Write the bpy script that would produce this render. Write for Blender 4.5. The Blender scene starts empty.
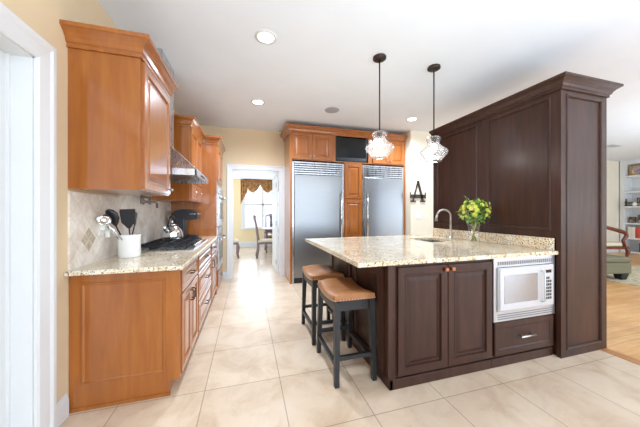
import bpy, bmesh, math, random
from mathutils import Vector, Matrix
random.seed(7)
sc = bpy.context.scene
C = sc.collection
PI = math.pi

# ------------------------------------------------------------------ camera
TH = math.atan(73 / 253.5)
cam_d = bpy.data.cameras.new('camera')
cam = bpy.data.objects.new('camera', cam_d); C.objects.link(cam)
cam_d.sensor_fit = 'HORIZONTAL'; cam_d.sensor_width = 36; cam_d.lens = 253.5 / 640 * 36
cam_d.shift_y = -1.5 / 640
cam_d.clip_start = 0.05
cam.location = (0, 0, 1.287); cam.rotation_euler = (PI / 2, 0, -TH)
sc.camera = cam

# ------------------------------------------------------------------ world, lights, exposure
w = bpy.data.worlds.new('sky'); sc.world = w; w.use_nodes = True
bg = w.node_tree.nodes['Background']
bg.inputs[0].default_value = (0.80, 0.90, 1.0, 1); bg.inputs[1].default_value = 1.6
sc.view_settings.view_transform = 'Standard'; sc.view_settings.look = 'None'
sc.view_settings.gamma = 1; sc.view_settings.use_curve_mapping = False
sc.view_settings.exposure = 0.0

def area(name, loc, rot, sx, sy, e, col=(1, 1, 1)):
    d = bpy.data.lights.new(name, 'AREA'); d.shape = 'RECTANGLE'; d.size = sx; d.size_y = sy
    d.energy = e; d.color = col
    o = bpy.data.objects.new(name, d); C.objects.link(o); o.location = loc; o.rotation_euler = rot
    return o
# daylight entering by the windows of the rear wall, the living room and the dining room (lamps mostly tilted up to brighten the ceiling)
UP = PI / 2 + 0.5
DAY = (0.74, 0.93, 1.16)
area('rear_window_daylight', (0.55, -4.40, 1.45), (UP, 0, 0), 2.9, 2.0, 120, DAY)
area('rear_window_daylight', (4.6, -4.40, 1.45), (UP, 0, 0), 3.0, 2.0, 120, DAY)
area('living_window_daylight', (9.0, -4.40, 1.45), (UP, 0, 0), 3.4, 2.0, 190, DAY)
area('dining_window_daylight', (0.45, 9.48, 1.6), (-PI / 2, 0, 0), 1.5, 1.7, 45, DAY)
area('dining_side_fill', (-2.85, 7.4, 1.5), (UP, 0, -PI / 2), 2.4, 1.8, 130, DAY)  # added fill lamp to brighten the dining room; this wall has no window
# added up-facing fill lamps, not part of the rooms, to brighten the ceiling
area('added_ceiling_bounce', (1.6, -0.9, 0.9), (PI + 0.3, 0, 0), 4.0, 2.0, 165, DAY)
area('added_ceiling_bounce', (7.6, 1.0, 0.9), (PI, 0, 0), 3.0, 2.0, 85, DAY)

# ------------------------------------------------------------------ materials
def lin(r, g, b):
    def f(c):
        c /= 255
        return c / 12.92 if c <= 0.04045 else ((c + 0.055) / 1.055) ** 2.4
    return (f(r), f(g), f(b), 1)
def setin(b, **k):
    for n, v in k.items():
        n = n.replace('_', ' ')
        if n in b.inputs: b.inputs[n].default_value = v
class Nodes:
    def __init__(s, name):
        s.m = bpy.data.materials.new(name); s.m.use_nodes = True
        s.t = s.m.node_tree; s.b = s.t.nodes['Principled BSDF']
        s.out = s.t.nodes['Material Output']
    def n(s, kind, **k):
        x = s.t.nodes.new(kind)
        for a, v in k.items():
            if hasattr(x, a): setattr(x, a, v)
            else: x.inputs[a.replace('_', ' ')].default_value = v
        return x
    def l(s, a, b): s.t.links.new(a, b)
    def coord(s, scale=(1, 1, 1), rot=(0, 0, 0), loc=(0, 0, 0)):
        tc = s.n('ShaderNodeTexCoord'); mp = s.n('ShaderNodeMapping')
        mp.inputs['Scale'].default_value = scale; mp.inputs['Rotation'].default_value = rot; mp.inputs['Location'].default_value = loc
        s.l(tc.outputs['Object'], mp.inputs['Vector']); return mp.outputs[0]
    def ramp(s, fac, stops):
        r = s.n('ShaderNodeValToRGB')
        while len(r.color_ramp.elements) < len(stops): r.color_ramp.elements.new(0.5)
        for e, (p, c) in zip(r.color_ramp.elements, stops): e.position = p; e.color = c
        s.l(fac, r.inputs[0]); return r.outputs[0]
    def bump(s, h, strength, dist=0.002):
        b = s.n('ShaderNodeBump'); b.inputs['Strength'].default_value = strength; b.inputs['Distance'].default_value = dist
        s.l(h, b.inputs['Height']); s.l(b.outputs[0], s.b.inputs['Normal'])
    def mix(s, fac, a, b):
        m = s.n('ShaderNodeMix'); m.data_type = 'RGBA'
        ins = [i for i in m.inputs if i.enabled]
        for sock, v in zip((m.inputs[0], m.inputs[6], m.inputs[7]), (fac, a, b)):
            if hasattr(v, 'links'): s.l(v, sock)
            else: sock.default_value = v
        return m.outputs[2]
def plain(name, col, rough=0.5, metal=0, noise=0.04, nscale=30, **k):
    N = Nodes(name)
    c2 = tuple(max(0, min(1, c * (1 - noise * 2.5))) for c in col[:3]) + (1,)
    nz = N.n('ShaderNodeTexNoise', Scale=nscale, Detail=3.0); N.l(N.coord(), nz.inputs['Vector'])
    N.l(N.ramp(nz.outputs[0], [(0.35, c2), (0.65, col)]), N.b.inputs['Base Color'])
    setin(N.b, Roughness=rough, Metallic=metal, **k)
    return N.m
def wood(name, a, b, c, rough=0.32, scale=(9, 9, 0.9), coat=0.25, spec=0.5, crough=0.12):
    N = Nodes(name)
    v = N.coord(scale)
    n1 = N.n('ShaderNodeTexNoise', Scale=2.2, Detail=6.0, Roughness=0.6, Distortion=0.4); N.l(v, n1.inputs['Vector'])
    n2 = N.n('ShaderNodeTexNoise', Scale=1.3, Detail=2.0); N.l(N.coord((2, 2, 1.2)), n2.inputs['Vector'])
    col = N.ramp(n1.outputs[0], [(0.25, a), (0.5, b), (0.78, c)])
    col2 = N.ramp(n2.outputs[0], [(0.3, (0.80, 0.78, 0.76, 1)), (0.7, (1, 1, 1, 1))])
    mx = N.n('ShaderNodeMix'); mx.data_type = 'RGBA'; mx.blend_type = 'MULTIPLY'; mx.inputs[0].default_value = 0.6
    N.l(col, mx.inputs[6]); N.l(col2, mx.inputs[7])
    N.l(mx.outputs[2], N.b.inputs['Base Color'])
    setin(N.b, Roughness=rough, Coat_Weight=coat, Coat_Roughness=crough, Specular_IOR_Level=spec)
    return N.m
M = {}
M['cherry'] = wood('cherry_wood', lin(148, 80, 26), lin(164, 93, 32), lin(178, 107, 42), coat=0.8, crough=0.08, rough=0.28)
M['espresso'] = wood('espresso_wood', lin(46, 26, 18), lin(62, 36, 26), lin(78, 48, 36), rough=0.40, coat=0.15, crough=0.25, spec=0.3)
M['blackwood'] = plain('black_painted_wood', lin(38, 38, 40), 0.42)
M['mahogany'] = wood('mahogany_wood', lin(84, 28, 14), lin(110, 42, 22), lin(130, 56, 30))
M['greywood'] = wood('grey_brown_wood', lin(112, 90, 98), lin(136, 112, 120), lin(156, 134, 140))
M['wall'] = plain('beige_wall_paint', lin(226, 201, 164), 0.8, noise=0.01, nscale=4)
M['creamwall'] = plain('cream_wall_paint', lin(240, 230, 208), 0.8, noise=0.01, nscale=4)
M['yellowwall'] = plain('yellow_wall_paint', lin(244, 222, 178), 0.8, noise=0.01, nscale=4)
M['ceil'] = plain('white_ceiling_paint', lin(238, 242, 247), 0.9, noise=0.008, nscale=3)
M['trim'] = plain('white_trim_paint', lin(226, 225, 223), 0.4, noise=0.006, nscale=5)
M['plastic'] = plain('white_plastic', lin(238, 234, 224), 0.4, noise=0.01)
M['crock'] = plain('white_glazed_ceramic', lin(240, 238, 232), 0.2, noise=0.01, Coat_Weight=0.5)
M['blackplastic'] = plain('black_plastic', lin(28, 29, 32), 0.35)
M['castiron'] = plain('black_cast_iron', lin(24, 24, 26), 0.5)
M['darkmetal'] = plain('dark_bronze', lin(66, 56, 50), 0.4, 0.7)
M['nickel'] = plain('brushed_nickel', lin(200, 196, 190), 0.28, 1.0)
M['pewter'] = plain('aged_nickel', lin(140, 130, 122), 0.3, 1.0)
M['chrome'] = plain('chrome', lin(225, 225, 225), 0.12, 1.0, noise=0.01)
M['copper'] = plain('copper_knob', lin(190, 130, 100), 0.3, 1.0)
M['screen'] = plain('black_tv_screen', lin(18, 20, 22), 0.12, noise=0.0)
M['charcoal'] = plain('charcoal_keypad', lin(42, 44, 48), 0.4)
M['greyplastic'] = plain('grey_vent_plastic', lin(126, 128, 132), 0.4)
M['silverwhite'] = plain('silver_white_enamel', lin(204, 206, 210), 0.28, 0.4, noise=0.01)
M['speaker'] = plain('grey_speaker_grille', lin(178, 178, 178), 0.7)
M['olive'] = plain('olive_green_upholstery', lin(124, 118, 92), 0.9, nscale=90, noise=0.08)
M['cream'] = plain('cream_upholstery', lin(232, 220, 192), 0.9, nscale=60, noise=0.05)
M['gold'] = plain('gilded_frame', lin(190, 150, 90), 0.45, 0.3)
M['linen'] = plain('white_linen', lin(240, 236, 230), 0.8)
M['leaf'] = plain('green_leaf', lin(126, 178, 66), 0.5, noise=0.2, nscale=25)
M['leaf2'] = plain('pale_green_leaf', lin(176, 206, 140), 0.5, noise=0.2, nscale=25)
M['yellowpetal'] = plain('yellow_green_petal', lin(222, 226, 92), 0.5, noise=0.1)
M['creampetal'] = plain('cream_yellow_petal', lin(240, 222, 120), 0.5, noise=0.08)
M['stemmat'] = plain('flower_stem', lin(150, 150, 80), 0.5, noise=0.1)
M['plankborder'] = wood('honey_oak_strip', lin(170, 108, 52), lin(190, 126, 66), lin(204, 142, 80), scale=(9, 1, 9))
def brushed(name, col, rough, scale):
    N = Nodes(name)
    nz = N.n('ShaderNodeTexNoise', Scale=1.0, Detail=4.0); N.l(N.coord(scale), nz.inputs['Vector'])
    N.l(N.ramp(nz.outputs[0], [(0.3, tuple(c * 0.88 for c in col[:3]) + (1,)), (0.7, col)]), N.b.inputs['Base Color'])
    N.l(N.ramp(nz.outputs[0], [(0.3, (rough,) * 3 + (1,)), (0.7, (rough + 0.08,) * 3 + (1,))]), N.b.inputs['Roughness'])
    setin(N.b, Metallic=1.0)
    return N.m
M['steel'] = brushed('brushed_stainless_steel', lin(154, 155, 156), 0.32, (3, 3, 300))
M['mwsteel'] = brushed('microwave_trim_steel', lin(206, 207, 209), 0.34, (3, 3, 200))
M['steelv'] = brushed('stainless_steel_sheet', lin(205, 206, 208), 0.24, (40, 40, 4))
def granite():
    N = Nodes('beige_granite')
    v = N.coord()
    a = N.n('ShaderNodeTexNoise', Scale=9.0, Detail=4.0, Roughness=0.6); N.l(v, a.inputs['Vector'])
    base = N.ramp(a.outputs[0], [(0.3, lin(222, 196, 154)), (0.5, lin(236, 218, 186)), (0.7, lin(244, 234, 214))])
    b = N.n('ShaderNodeTexNoise', Scale=70.0, Detail=3.0, Roughness=0.7); N.l(v, b.inputs['Vector'])
    f1 = N.ramp(b.outputs[0], [(0.55, (0, 0, 0, 1)), (0.60, (1, 1, 1, 1))])
    c1 = N.mix(f1, base, lin(168, 128, 86))
    c = N.n('ShaderNodeTexNoise', Scale=75.0, Detail=2.0, Roughness=0.6); N.l(N.coord(loc=(3, 1, 2)), c.inputs['Vector'])
    f2 = N.ramp(c.outputs[0], [(0.60, (0, 0, 0, 1)), (0.63, (1, 1, 1, 1))])
    c2 = N.mix(f2, c1, lin(84, 70, 62))
    d = N.n('ShaderNodeTexNoise', Scale=55.0, Detail=2.0); N.l(N.coord(loc=(7, 5, 9)), d.inputs['Vector'])
    f3 = N.ramp(d.outputs[0], [(0.60, (0, 0, 0, 1)), (0.66, (1, 1, 1, 1))])
    c3 = N.mix(f3, c2, lin(196, 190, 186))
    N.l(c3, N.b.inputs['Base Color']); setin(N.b, Roughness=0.12, Coat_Weight=0.3, Coat_Roughness=0.05)
    return N.m
M['granite'] = granite()
def tiles():
    N = Nodes('beige_floor_tile')
    s = 0.534
    v = N.coord(loc=(-0.243 + 10 * s, -1.982 + 10 * s, 0))
    br = N.n('ShaderNodeTexBrick', offset=0.0, squash=1.0)
    for k, val in dict(Scale=1.0, Mortar_Size=0.0035, Mortar_Smooth=0.2, Bias=0.0, Brick_Width=s, Row_Height=s).items():
        br.inputs[k.replace('_', ' ')].default_value = val
    br.inputs['Color1'].default_value = lin(226, 206, 182); br.inputs['Color2'].default_value = lin(218, 196, 172)
    br.inputs['Mortar'].default_value = lin(172, 150, 126)
    N.l(v, br.inputs['Vector'])
    nz = N.n('ShaderNodeTexNoise', Scale=3.5, Detail=7.0, Roughness=0.65, Distortion=0.6); N.l(v, nz.inputs['Vector'])
    tone = N.ramp(nz.outputs[0], [(0.3, lin(226, 214, 202)), (0.55, lin(250, 246, 242)), (0.75, lin(255, 255, 255))])
    mx = N.n('ShaderNodeMix'); mx.data_type = 'RGBA'; mx.blend_type = 'MULTIPLY'; mx.inputs[0].default_value = 1.0
    N.l(br.outputs['Color'], mx.inputs[6]); N.l(tone, mx.inputs[7]); N.l(mx.outputs[2], N.b.inputs['Base Color'])
    N.bump(br.outputs['Fac'], -0.4, 0.002)
    setin(N.b, Roughness=0.28, Specular_IOR_Level=0.5)
    return N.m
M['tile'] = tiles()
def planks():
    N = Nodes('honey_oak_planks')
    v = N.coord(rot=(0, 0, 0))
    br = N.n('ShaderNodeTexBrick', offset=0.37)
    for k, val in dict(Scale=1.0, Mortar_Size=0.001, Mortar_Smooth=0.1, Bias=0.0, Brick_Width=1.1, Row_Height=0.083).items():
        br.inputs[k.replace('_', ' ')].default_value = val
    br.inputs['Color1'].default_value = lin(244, 194, 134); br.inputs['Color2'].default_value = lin(226, 168, 106)
    br.inputs['Mortar'].default_value = lin(140, 92, 52)
    N.l(v, br.inputs['Vector'])
    nz = N.n('ShaderNodeTexNoise', Scale=3.0, Detail=5.0); N.l(N.coord((1, 14, 1)), nz.inputs['Vector'])
    tone = N.ramp(nz.outputs[0], [(0.3, lin(225, 215, 205)), (0.7, lin(255, 255, 255))])
    mx = N.n('ShaderNodeMix'); mx.data_type = 'RGBA'; mx.blend_type = 'MULTIPLY'; mx.inputs[0].default_value = 1.0
    N.l(br.outputs['Color'], mx.inputs[6]); N.l(tone, mx.inputs[7]); N.l(mx.outputs[2], N.b.inputs['Base Color'])
    setin(N.b, Roughness=0.3)
    return N.m
M['planks'] = planks()
def splash():
    N = Nodes('tumbled_marble_tile')
    tc = N.n('ShaderNodeTexCoord'); sp = N.n('ShaderNodeSeparateXYZ'); cb = N.n('ShaderNodeCombineXYZ')
    N.l(tc.outputs['Object'], sp.inputs[0]); N.l(sp.outputs[1], cb.inputs[0]); N.l(sp.outputs[2], cb.inputs[1])
    mp = N.n('ShaderNodeMapping'); mp.inputs['Rotation'].default_value = (0, 0, PI / 4); N.l(cb.outputs[0], mp.inputs[0])
    br = N.n('ShaderNodeTexBrick', offset=0.0)
    for k, val in dict(Scale=1.0, Mortar_Size=0.002, Mortar_Smooth=0.3, Bias=0.0, Brick_Width=0.105, Row_Height=0.105).items():
        br.inputs[k.replace('_', ' ')].default_value = val
    br.inputs['Color1'].default_value = lin(246, 238, 226); br.inputs['Color2'].default_value = lin(234, 222, 208)
    br.inputs['Mortar'].default_value = lin(222, 210, 196)
    N.l(mp.outputs[0], br.inputs['Vector'])
    nz = N.n('ShaderNodeTexNoise', Scale=8.0, Detail=6.0, Roughness=0.7, Distortion=1.0); N.l(tc.outputs['Object'], nz.inputs['Vector'])
    tone = N.ramp(nz.outputs[0], [(0.3, lin(220, 208, 196)), (0.6, lin(255, 255, 255))])
    mx = N.n('ShaderNodeMix'); mx.data_type = 'RGBA'; mx.blend_type = 'MULTIPLY'; mx.inputs[0].default_value = 0.8
    N.l(br.outputs['Color'], mx.inputs[6]); N.l(tone, mx.inputs[7]); N.l(mx.outputs[2], N.b.inputs['Base Color'])
    N.bump(br.outputs['Fac'], -0.3, 0.002)
    setin(N.b, Roughness=0.5)
    return N.m
M['splash'] = splash()
M['mosaic'] = plain('taupe_mosaic_tile', lin(204, 188, 162), 0.4, noise=0.12, nscale=40)
def leather():
    N = Nodes('distressed_brown_leather')
    a = N.n('ShaderNodeTexNoise', Scale=2.6, Detail=3.0, Roughness=0.6); N.l(N.coord(), a.inputs['Vector'])
    N.l(N.ramp(a.outputs[0], [(0.3, lin(122, 76, 44)), (0.5, lin(168, 112, 68)), (0.7, lin(192, 136, 90))]), N.b.inputs['Base Color'])
    b = N.n('ShaderNodeTexVoronoi', Scale=160.0); N.l(N.coord(), b.inputs['Vector']); N.bump(b.outputs[0], 0.15, 0.001)
    setin(N.b, Roughness=0.32, Specular_IOR_Level=0.6)
    return N.m
M['leather'] = leather()
def thin_glass(name, tint=(1, 1, 1, 1), ior=1.45, floor=0.05):
    N = Nodes(name)
    tr = N.n('ShaderNodeBsdfTransparent'); tr.inputs[0].default_value = tint
    gl = N.n('ShaderNodeBsdfGlossy'); gl.inputs['Roughness'].default_value = 0.05
    lw = N.n('ShaderNodeLayerWeight'); lw.inputs[0].default_value = 0.25
    ad = N.n('ShaderNodeMath', operation='MULTIPLY_ADD'); ad.inputs[1].default_value = ior - 1.0; ad.inputs[2].default_value = floor; N.l(lw.outputs['Facing'], ad.inputs[0])
    mx = N.n('ShaderNodeMixShader'); N.l(ad.outputs[0], mx.inputs[0]); N.l(tr.outputs[0], mx.inputs[1]); N.l(gl.outputs[0], mx.inputs[2])
    N.l(mx.outputs[0], N.out.inputs[0])
    return N.m
M['glass'] = thin_glass('clear_glass', ior=1.65, floor=0.04)
M['pane'] = thin_glass('window_pane', floor=0.0)
def seeded():
    # pendant glass: milky seeded glass that scatters part of the bulb's light
    N = Nodes('seeded_pendant_glass')
    tr = N.n('ShaderNodeBsdfTransparent'); tr.inputs[0].default_value = (0.97, 0.97, 0.97, 1)
    gl = N.n('ShaderNodeBsdfGlossy'); gl.inputs['Roughness'].default_value = 0.06
    tl = N.n('ShaderNodeBsdfTranslucent'); tl.inputs[0].default_value = (0.95, 0.95, 0.95, 1)
    lw = N.n('ShaderNodeLayerWeight'); lw.inputs[0].default_value = 0.35
    m1 = N.n('ShaderNodeMixShader'); m1.inputs[0].default_value = 0.1
    N.l(tr.outputs[0], m1.inputs[1]); N.l(tl.outputs[0], m1.inputs[2])
    m2 = N.n('ShaderNodeMixShader'); N.l(lw.outputs['Facing'], m2.inputs[0]); N.l(m1.outputs[0], m2.inputs[1]); N.l(gl.outputs[0], m2.inputs[2])
    N.l(m2.outputs[0], N.out.inputs[0])
    return N.m
M['seeded'] = seeded()
def emit(name, col, s):
    N = Nodes(name); setin(N.b, Base_Color=col, Emission_Color=col, Emission_Strength=s); return N.m
M['lamp'] = emit('lit_lamp_lens', (1, 0.97, 0.92, 1), 8)
M['bulb'] = emit('lit_bulb', (1, 0.96, 0.9, 1), 10)
def fabric_gold():
    N = Nodes('gold_brown_damask')
    a = N.n('ShaderNodeTexNoise', Scale=14.0, Detail=3.0); N.l(N.coord(), a.inputs['Vector'])
    N.l(N.ramp(a.outputs[0], [(0.4, lin(132, 84, 40)), (0.6, lin(186, 132, 70))]), N.b.inputs['Base Color']); setin(N.b, Roughness=0.6)
    return N.m
M['valance'] = fabric_gold()
def rugmat():
    N = Nodes('patterned_rug')
    a = N.n('ShaderNodeTexVoronoi', Scale=5.0); N.l(N.coord(), a.inputs['Vector'])
    b = N.n('ShaderNodeTexNoise', Scale=12.0, Detail=4.0); N.l(N.coord(), b.inputs['Vector'])
    c = N.ramp(a.outputs[0], [(0.2, lin(150, 128, 104)), (0.4, lin(216, 200, 170)), (0.6, lin(176, 166, 138))])
    f = N.ramp(b.outputs[0], [(0.45, (0, 0, 0, 1)), (0.55, (1, 1, 1, 1))])
    N.l(N.mix(f, c, lin(206, 192, 160)), N.b.inputs['Base Color']); setin(N.b, Roughness=0.95)
    return N.m
M['rug'] = rugmat()
def art():
    N = Nodes('purple_floral_picture')
    a = N.n('ShaderNodeTexNoise', Scale=9.0, Detail=2.0); N.l(N.coord(), a.inputs['Vector'])
    N.l(N.ramp(a.outputs[0], [(0.35, lin(120, 84, 120)), (0.5, lin(190, 170, 180)), (0.6, lin(150, 140, 90)), (0.7, lin(220, 200, 190))]), N.b.inputs['Base Color']); setin(N.b, Roughness=0.4)
    return N.m
M['art'] = art()
def photo():
    N = Nodes('brown_photograph')
    a = N.n('ShaderNodeTexNoise', Scale=12.0, Detail=2.0); N.l(N.coord(), a.inputs['Vector'])
    N.l(N.ramp(a.outputs[0], [(0.4, lin(80, 56, 46)), (0.6, lin(200, 180, 160))]), N.b.inputs['Base Color']); setin(N.b, Roughness=0.3)
    return N.m
M['photo'] = photo()

# ------------------------------------------------------------------ mesh building (all in world coordinates)
class MB:
    def __init__(s): s.bm = bmesh.new(); s.mi = 0
    def face(s, vs):
        try:
            f = s.bm.faces.new(vs); f.material_index = s.mi; return f
        except ValueError: return None
    def box(s, x0, x1, y0, y1, z0, z1, bev=0.0, seg=1):
        t = bmesh.new()
        bmesh.ops.create_cube(t, size=1)
        for v in t.verts:
            v.co = Vector((x0 + (v.co.x + 0.5) * (x1 - x0), y0 + (v.co.y + 0.5) * (y1 - y0), z0 + (v.co.z + 0.5) * (z1 - z0)))
        if bev: bmesh.ops.bevel(t, geom=t.edges[:], offset=bev, segments=seg, profile=0.5, affect='EDGES')
        return s.merge(t)
    def merge(s, t, mat=None):
        mp = {}
        for v in t.verts: mp[v] = s.bm.verts.new(mat @ v.co if mat else v.co)
        for f in t.faces:
            g = s.face([mp[v] for v in f.verts])
            if g: g.smooth = f.smooth
        t.free(); return s
    def loft(s, loops, cap0=True, cap1=True, closed=True, smooth=True):
        L = [[s.bm.verts.new(p) for p in lp] for lp in loops]
        n = len(L[0])
        for a, b in zip(L, L[1:]):
            for i in range(n if closed else n - 1):
                j = (i + 1) % n
                f = s.face([a[i], a[j], b[j], b[i]])
                if f: f.smooth = smooth
        if cap0: s.face(L[0][::-1])
        if cap1: s.face(L[-1])
        return s
    def tube(s, pts, r, seg=10, caps=True):
        pts = [Vector(p) for p in pts]
        rs = r if isinstance(r, (list, tuple)) else [r] * len(pts)
        loops = []; prev = None
        for i, p in enumerate(pts):
            d = (pts[min(i + 1, len(pts) - 1)] - pts[max(i - 1, 0)]).normalized()
            if prev is None:
                a = Vector((0, 0, 1)) if abs(d.z) < 0.9 else Vector((1, 0, 0))
                u = d.cross(a).normalized()
            else:
                u = (prev - d * prev.dot(d)).normalized()
            prev = u; v = d.cross(u)
            loops.append([p + (u * math.cos(2 * PI * k / seg) + v * math.sin(2 * PI * k / seg)) * rs[i] for k in range(seg)])
        return s.loft(loops, caps, caps)
    def bar(s, p0, p1, w0, w1=None, up=None):
        # square bar between two points, optionally tapering
        p0, p1 = Vector(p0), Vector(p1); w1 = w0 if w1 is None else w1
        loops = []
        for p, wd in ((p0, w0), (p1, w1)):
            h = wd / 2
            d = (p1 - p0).normalized()
            if abs(d.z) > 0.7: loops.append([p + Vector(q) for q in ((-h, -h, 0), (h, -h, 0), (h, h, 0), (-h, h, 0))])
            else:
                u = Vector((-d.y, d.x, 0)).normalized(); loops.append([p + u * a + Vector((0, 0, b)) for a, b in ((-h, -h), (h, -h), (h, h), (-h, h))])
        return s.loft(loops, smooth=False)
    def lathe(s, cx, cy, prof, seg=28, cap0=True, cap1=True):
        loops = [[(cx + r * math.cos(2 * PI * k / seg), cy + r * math.sin(2 * PI * k / seg), z) for k in range(seg)] for r, z in prof]
        return s.loft(loops, cap0, cap1)
    def ball(s, c, r, sz=1.0, u=12, v=8):
        t = bmesh.new(); bmesh.ops.create_uvsphere(t, u_segments=u, v_segments=v, radius=1)
        for f in t.faces: f.smooth = True
        R = (r, r, r * sz) if not isinstance(r, tuple) else r
        return s.merge(t, Matrix.Translation(c) @ Matrix.Diagonal((*R, 1)))
    def prism(s, poly, axis, a, b):
        # poly: 2D points in the two other axes (xyz order), extruded along axis from a to b
        def P(p, t): return {'x': (t, p[0], p[1]), 'y': (p[0], t, p[1]), 'z': (p[0], p[1], t)}[axis]
        return s.loft([[P(p, a) for p in poly], [P(p, b) for p in poly]], smooth=False)
    def sweep(s, path, prof, side=1):
        path = [Vector(p) for p in path]
        ns = []
        for a, b in zip(path, path[1:]):
            d = (b - a).normalized(); ns.append(Vector((d.y, -d.x)) * side)
        loops = []
        for i, p in enumerate(path):
            n1 = ns[max(i - 1, 0)]; n2 = ns[min(i, len(ns) - 1)]
            m = (n1 + n2) / (1 + n1.dot(n2))
            loops.append([(p.x + m.x * o, p.y + m.y * o, z) for o, z in prof])
        return s.loft(loops, smooth=False)
    def panel(s, face, at, u0, u1, z0, z1, rings, back=0.0):
        # framed / raised panel: nested rectangles (inset, height above the plane `at`)
        def P(u, z, h):
            if face == '-Y': return (u, at - h, z)
            if face == '+Y': return (u, at + h, z)
            if face == '+X': return (at + h, u, z)
            if face == '-X': return (at - h, u, z)
        loops = [[P(u0 + i, z0 + i, h), P(u1 - i, z0 + i, h), P(u1 - i, z1 - i, h), P(u0 + i, z1 - i, h)] for i, h in rings]
        return s.loft(loops, smooth=False)
    def build(s, name, mat, parent=None, loc=None, bev=0.0):
        bmesh.ops.recalc_face_normals(s.bm, faces=s.bm.faces)
        base = WORLD.get(parent.name, Vector((0, 0, 0))) if parent else Vector(loc if loc is not None else (0, 0, 0))
        bmesh.ops.translate(s.bm, verts=s.bm.verts, vec=-base)
        me = bpy.data.meshes.new(name); s.bm.to_mesh(me); s.bm.free()
        for m in (mat if isinstance(mat, list) else [mat]): me.materials.append(m)
        o = bpy.data.objects.new(name, me); C.objects.link(o)
        if parent: o.parent = parent
        else: o.location = base
        WORLD[o.name] = base
        return o
WORLD = {}
def tag(o, label, cat, group=None, kind=None):
    if label: o['label'] = label
    if cat: o['category'] = cat
    if group: o['group'] = group
    if kind: o['kind'] = kind
    return o
def thing(name, label, cat, loc, group=None):
    o = bpy.data.objects.new(name, None); C.objects.link(o); o.location = loc
    o.empty_display_size = 0.1
    WORLD[o.name] = Vector(loc)
    return tag(o, label, cat, group)
def struct(name, mb, mat):
    o = mb.build(name, mat); o['kind'] = 'structure'; return o
def copy_tree(o, parent=None):
    c = o.copy(); C.objects.link(c)
    if parent: c.parent = parent
    for ch in list(o.children): copy_tree(ch, c)
    return c

RAISED = [(0, 0), (0, 0.016), (0.004, 0.02), (0.055, 0.02), (0.060, 0.011), (0.070, 0.011), (0.098, 0.019)]
def raised(fr=0.055, t=0.02):
    return [(0, 0), (0, t - 0.004), (0.004, t), (fr - 0.008, t), (fr - 0.006, t + 0.003), (fr, t + 0.003), (fr + 0.005, t - 0.013), (fr + 0.016, t - 0.014), (fr + 0.040, t - 0.003), (fr + 0.044, t - 0.001)]
def slab(t=0.02, fr=0.03):
    return [(0, 0), (0, t - 0.004), (0.004, t), (fr, t), (fr + 0.006, t - 0.007), (fr + 0.012, t - 0.007), (fr + 0.022, t - 0.002)]
def framed(fr=0.07, t=0.018, d=0.010):
    return [(0, 0), (0, t), (fr - 0.018, t), (fr - 0.014, t + 0.003), (fr - 0.004, t + 0.003), (fr, t - d)]
CROWN = [(0.0, 0.0), (0.014, 0.0), (0.014, 0.022), (0.024, 0.030), (0.030, 0.050), (0.046, 0.072), (0.068, 0.090), (0.076, 0.094), (0.076, 0.118), (0.0, 0.118)]
def crown_prof(z0, h=0.118, out=0.076): return [(o * out / 0.076, z0 + z * h / 0.118) for o, z in CROWN]
def knob(parent, p, d, mat='nickel', r=0.014):
    p = Vector(p); d = Vector(d); m = MB()
    m.tube([p, p + d * 0.012, p + d * 0.013, p + d * 0.024, p + d * 0.03], [r * 0.45, r * 0.4, r * 0.9, r, r * 0.5], 12)
    return m.build('knob', M[mat], parent)
def pull(parent, p0, p1, d, mat='nickel', r=0.005, off=0.028, name='pull'):
    p0, p1, d = Vector(p0), Vector(p1), Vector(d); m = MB()
    q = (p1 - p0) * 0.12
    m.tube([p0, p0 + d * off * 0.8, p0 + q * 0.5 + d * off, p1 - q * 0.5 + d * off, p1 + d * off * 0.8, p1], r, 8)
    return m.build(name, M[mat], parent)

# ------------------------------------------------------------------ room shell
H = 2.91; XL = -1.1; YB = 5.18; XT = 3.165; XR = 11.9; YF = -4.5
struct('floor', MB().box(-3.1, XT, YF, 9.75, -0.1, 0), M['tile'])
m = MB().box(XT + 0.1, XR, YF, YB + 0.1, -0.1, 0); struct('floor_wood', m, M['planks'])
m = MB().box(XT, XT + 0.1, YF, YB, -0.1, 0.004, 0.002); struct('trim_floor_threshold', m, M['plankborder'])
struct('ceiling', MB().box(-3.1, XR, YF - 0.2, 9.75, H, H + 0.1), M['ceil'])
# left wall with the white door
m = MB(); D0, D1, DH = 0.74, 1.745, 2.13
m.box(XL - 0.15, XL, YF, D0, 0, H); m.box(XL - 0.15, XL, D1, YB + 0.12, 0, H); m.box(XL - 0.15, XL, D0, D1, DH, H)
struct('wall_left', m, M['wall'])
m = MB()
m.box(XL - 0.15, XL - 0.001, D1 - 0.02, D1, 0, DH); m.box(XL - 0.15, XL - 0.001, D0, D0 + 0.02, 0, DH); m.box(XL - 0.15, XL - 0.001, D0, D1, DH - 0.02, DH)
m.box(XL - 0.10, XL - 0.088, D1 - 0.034, D1 - 0.02, 0, DH - 0.02); 
def casing(m, face, at, a0, a1, z1, wd=0.105):
    pr = [(0, 0), (0.0, 0.012), (0.012, 0.018), (0.07, 0.022), (0.085, 0.030), (0.105, 0.030), (0.105, 0)]
    def P(u, z, h): return (at + h, u, z) if face == '+X' else ((u, at - h, z) if face == '-Y' else (u, at + h, z))
    k = wd / 0.105
    loops = []
    for o, h in pr: 
        o *= k
        loops.append([P(a0 - o, 0, h), P(a0 - o, z1 + o, h), P(a1 + o, z1 + o, h), P(a1 + o, 0, h)])
    rings = list(zip(*loops))
    m.loft([list(r) for r in rings], smooth=False)
casing(m, '+X', XL, D0 + 0.012, D1 - 0.012, DH - 0.012, 0.118)
struct('trim_1', m, M['trim'])
m = MB(); m.box(XL - 0.14, XL - 0.10, D0 + 0.022, D1 - 0.022, 0.008, DH - 0.022)
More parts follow.
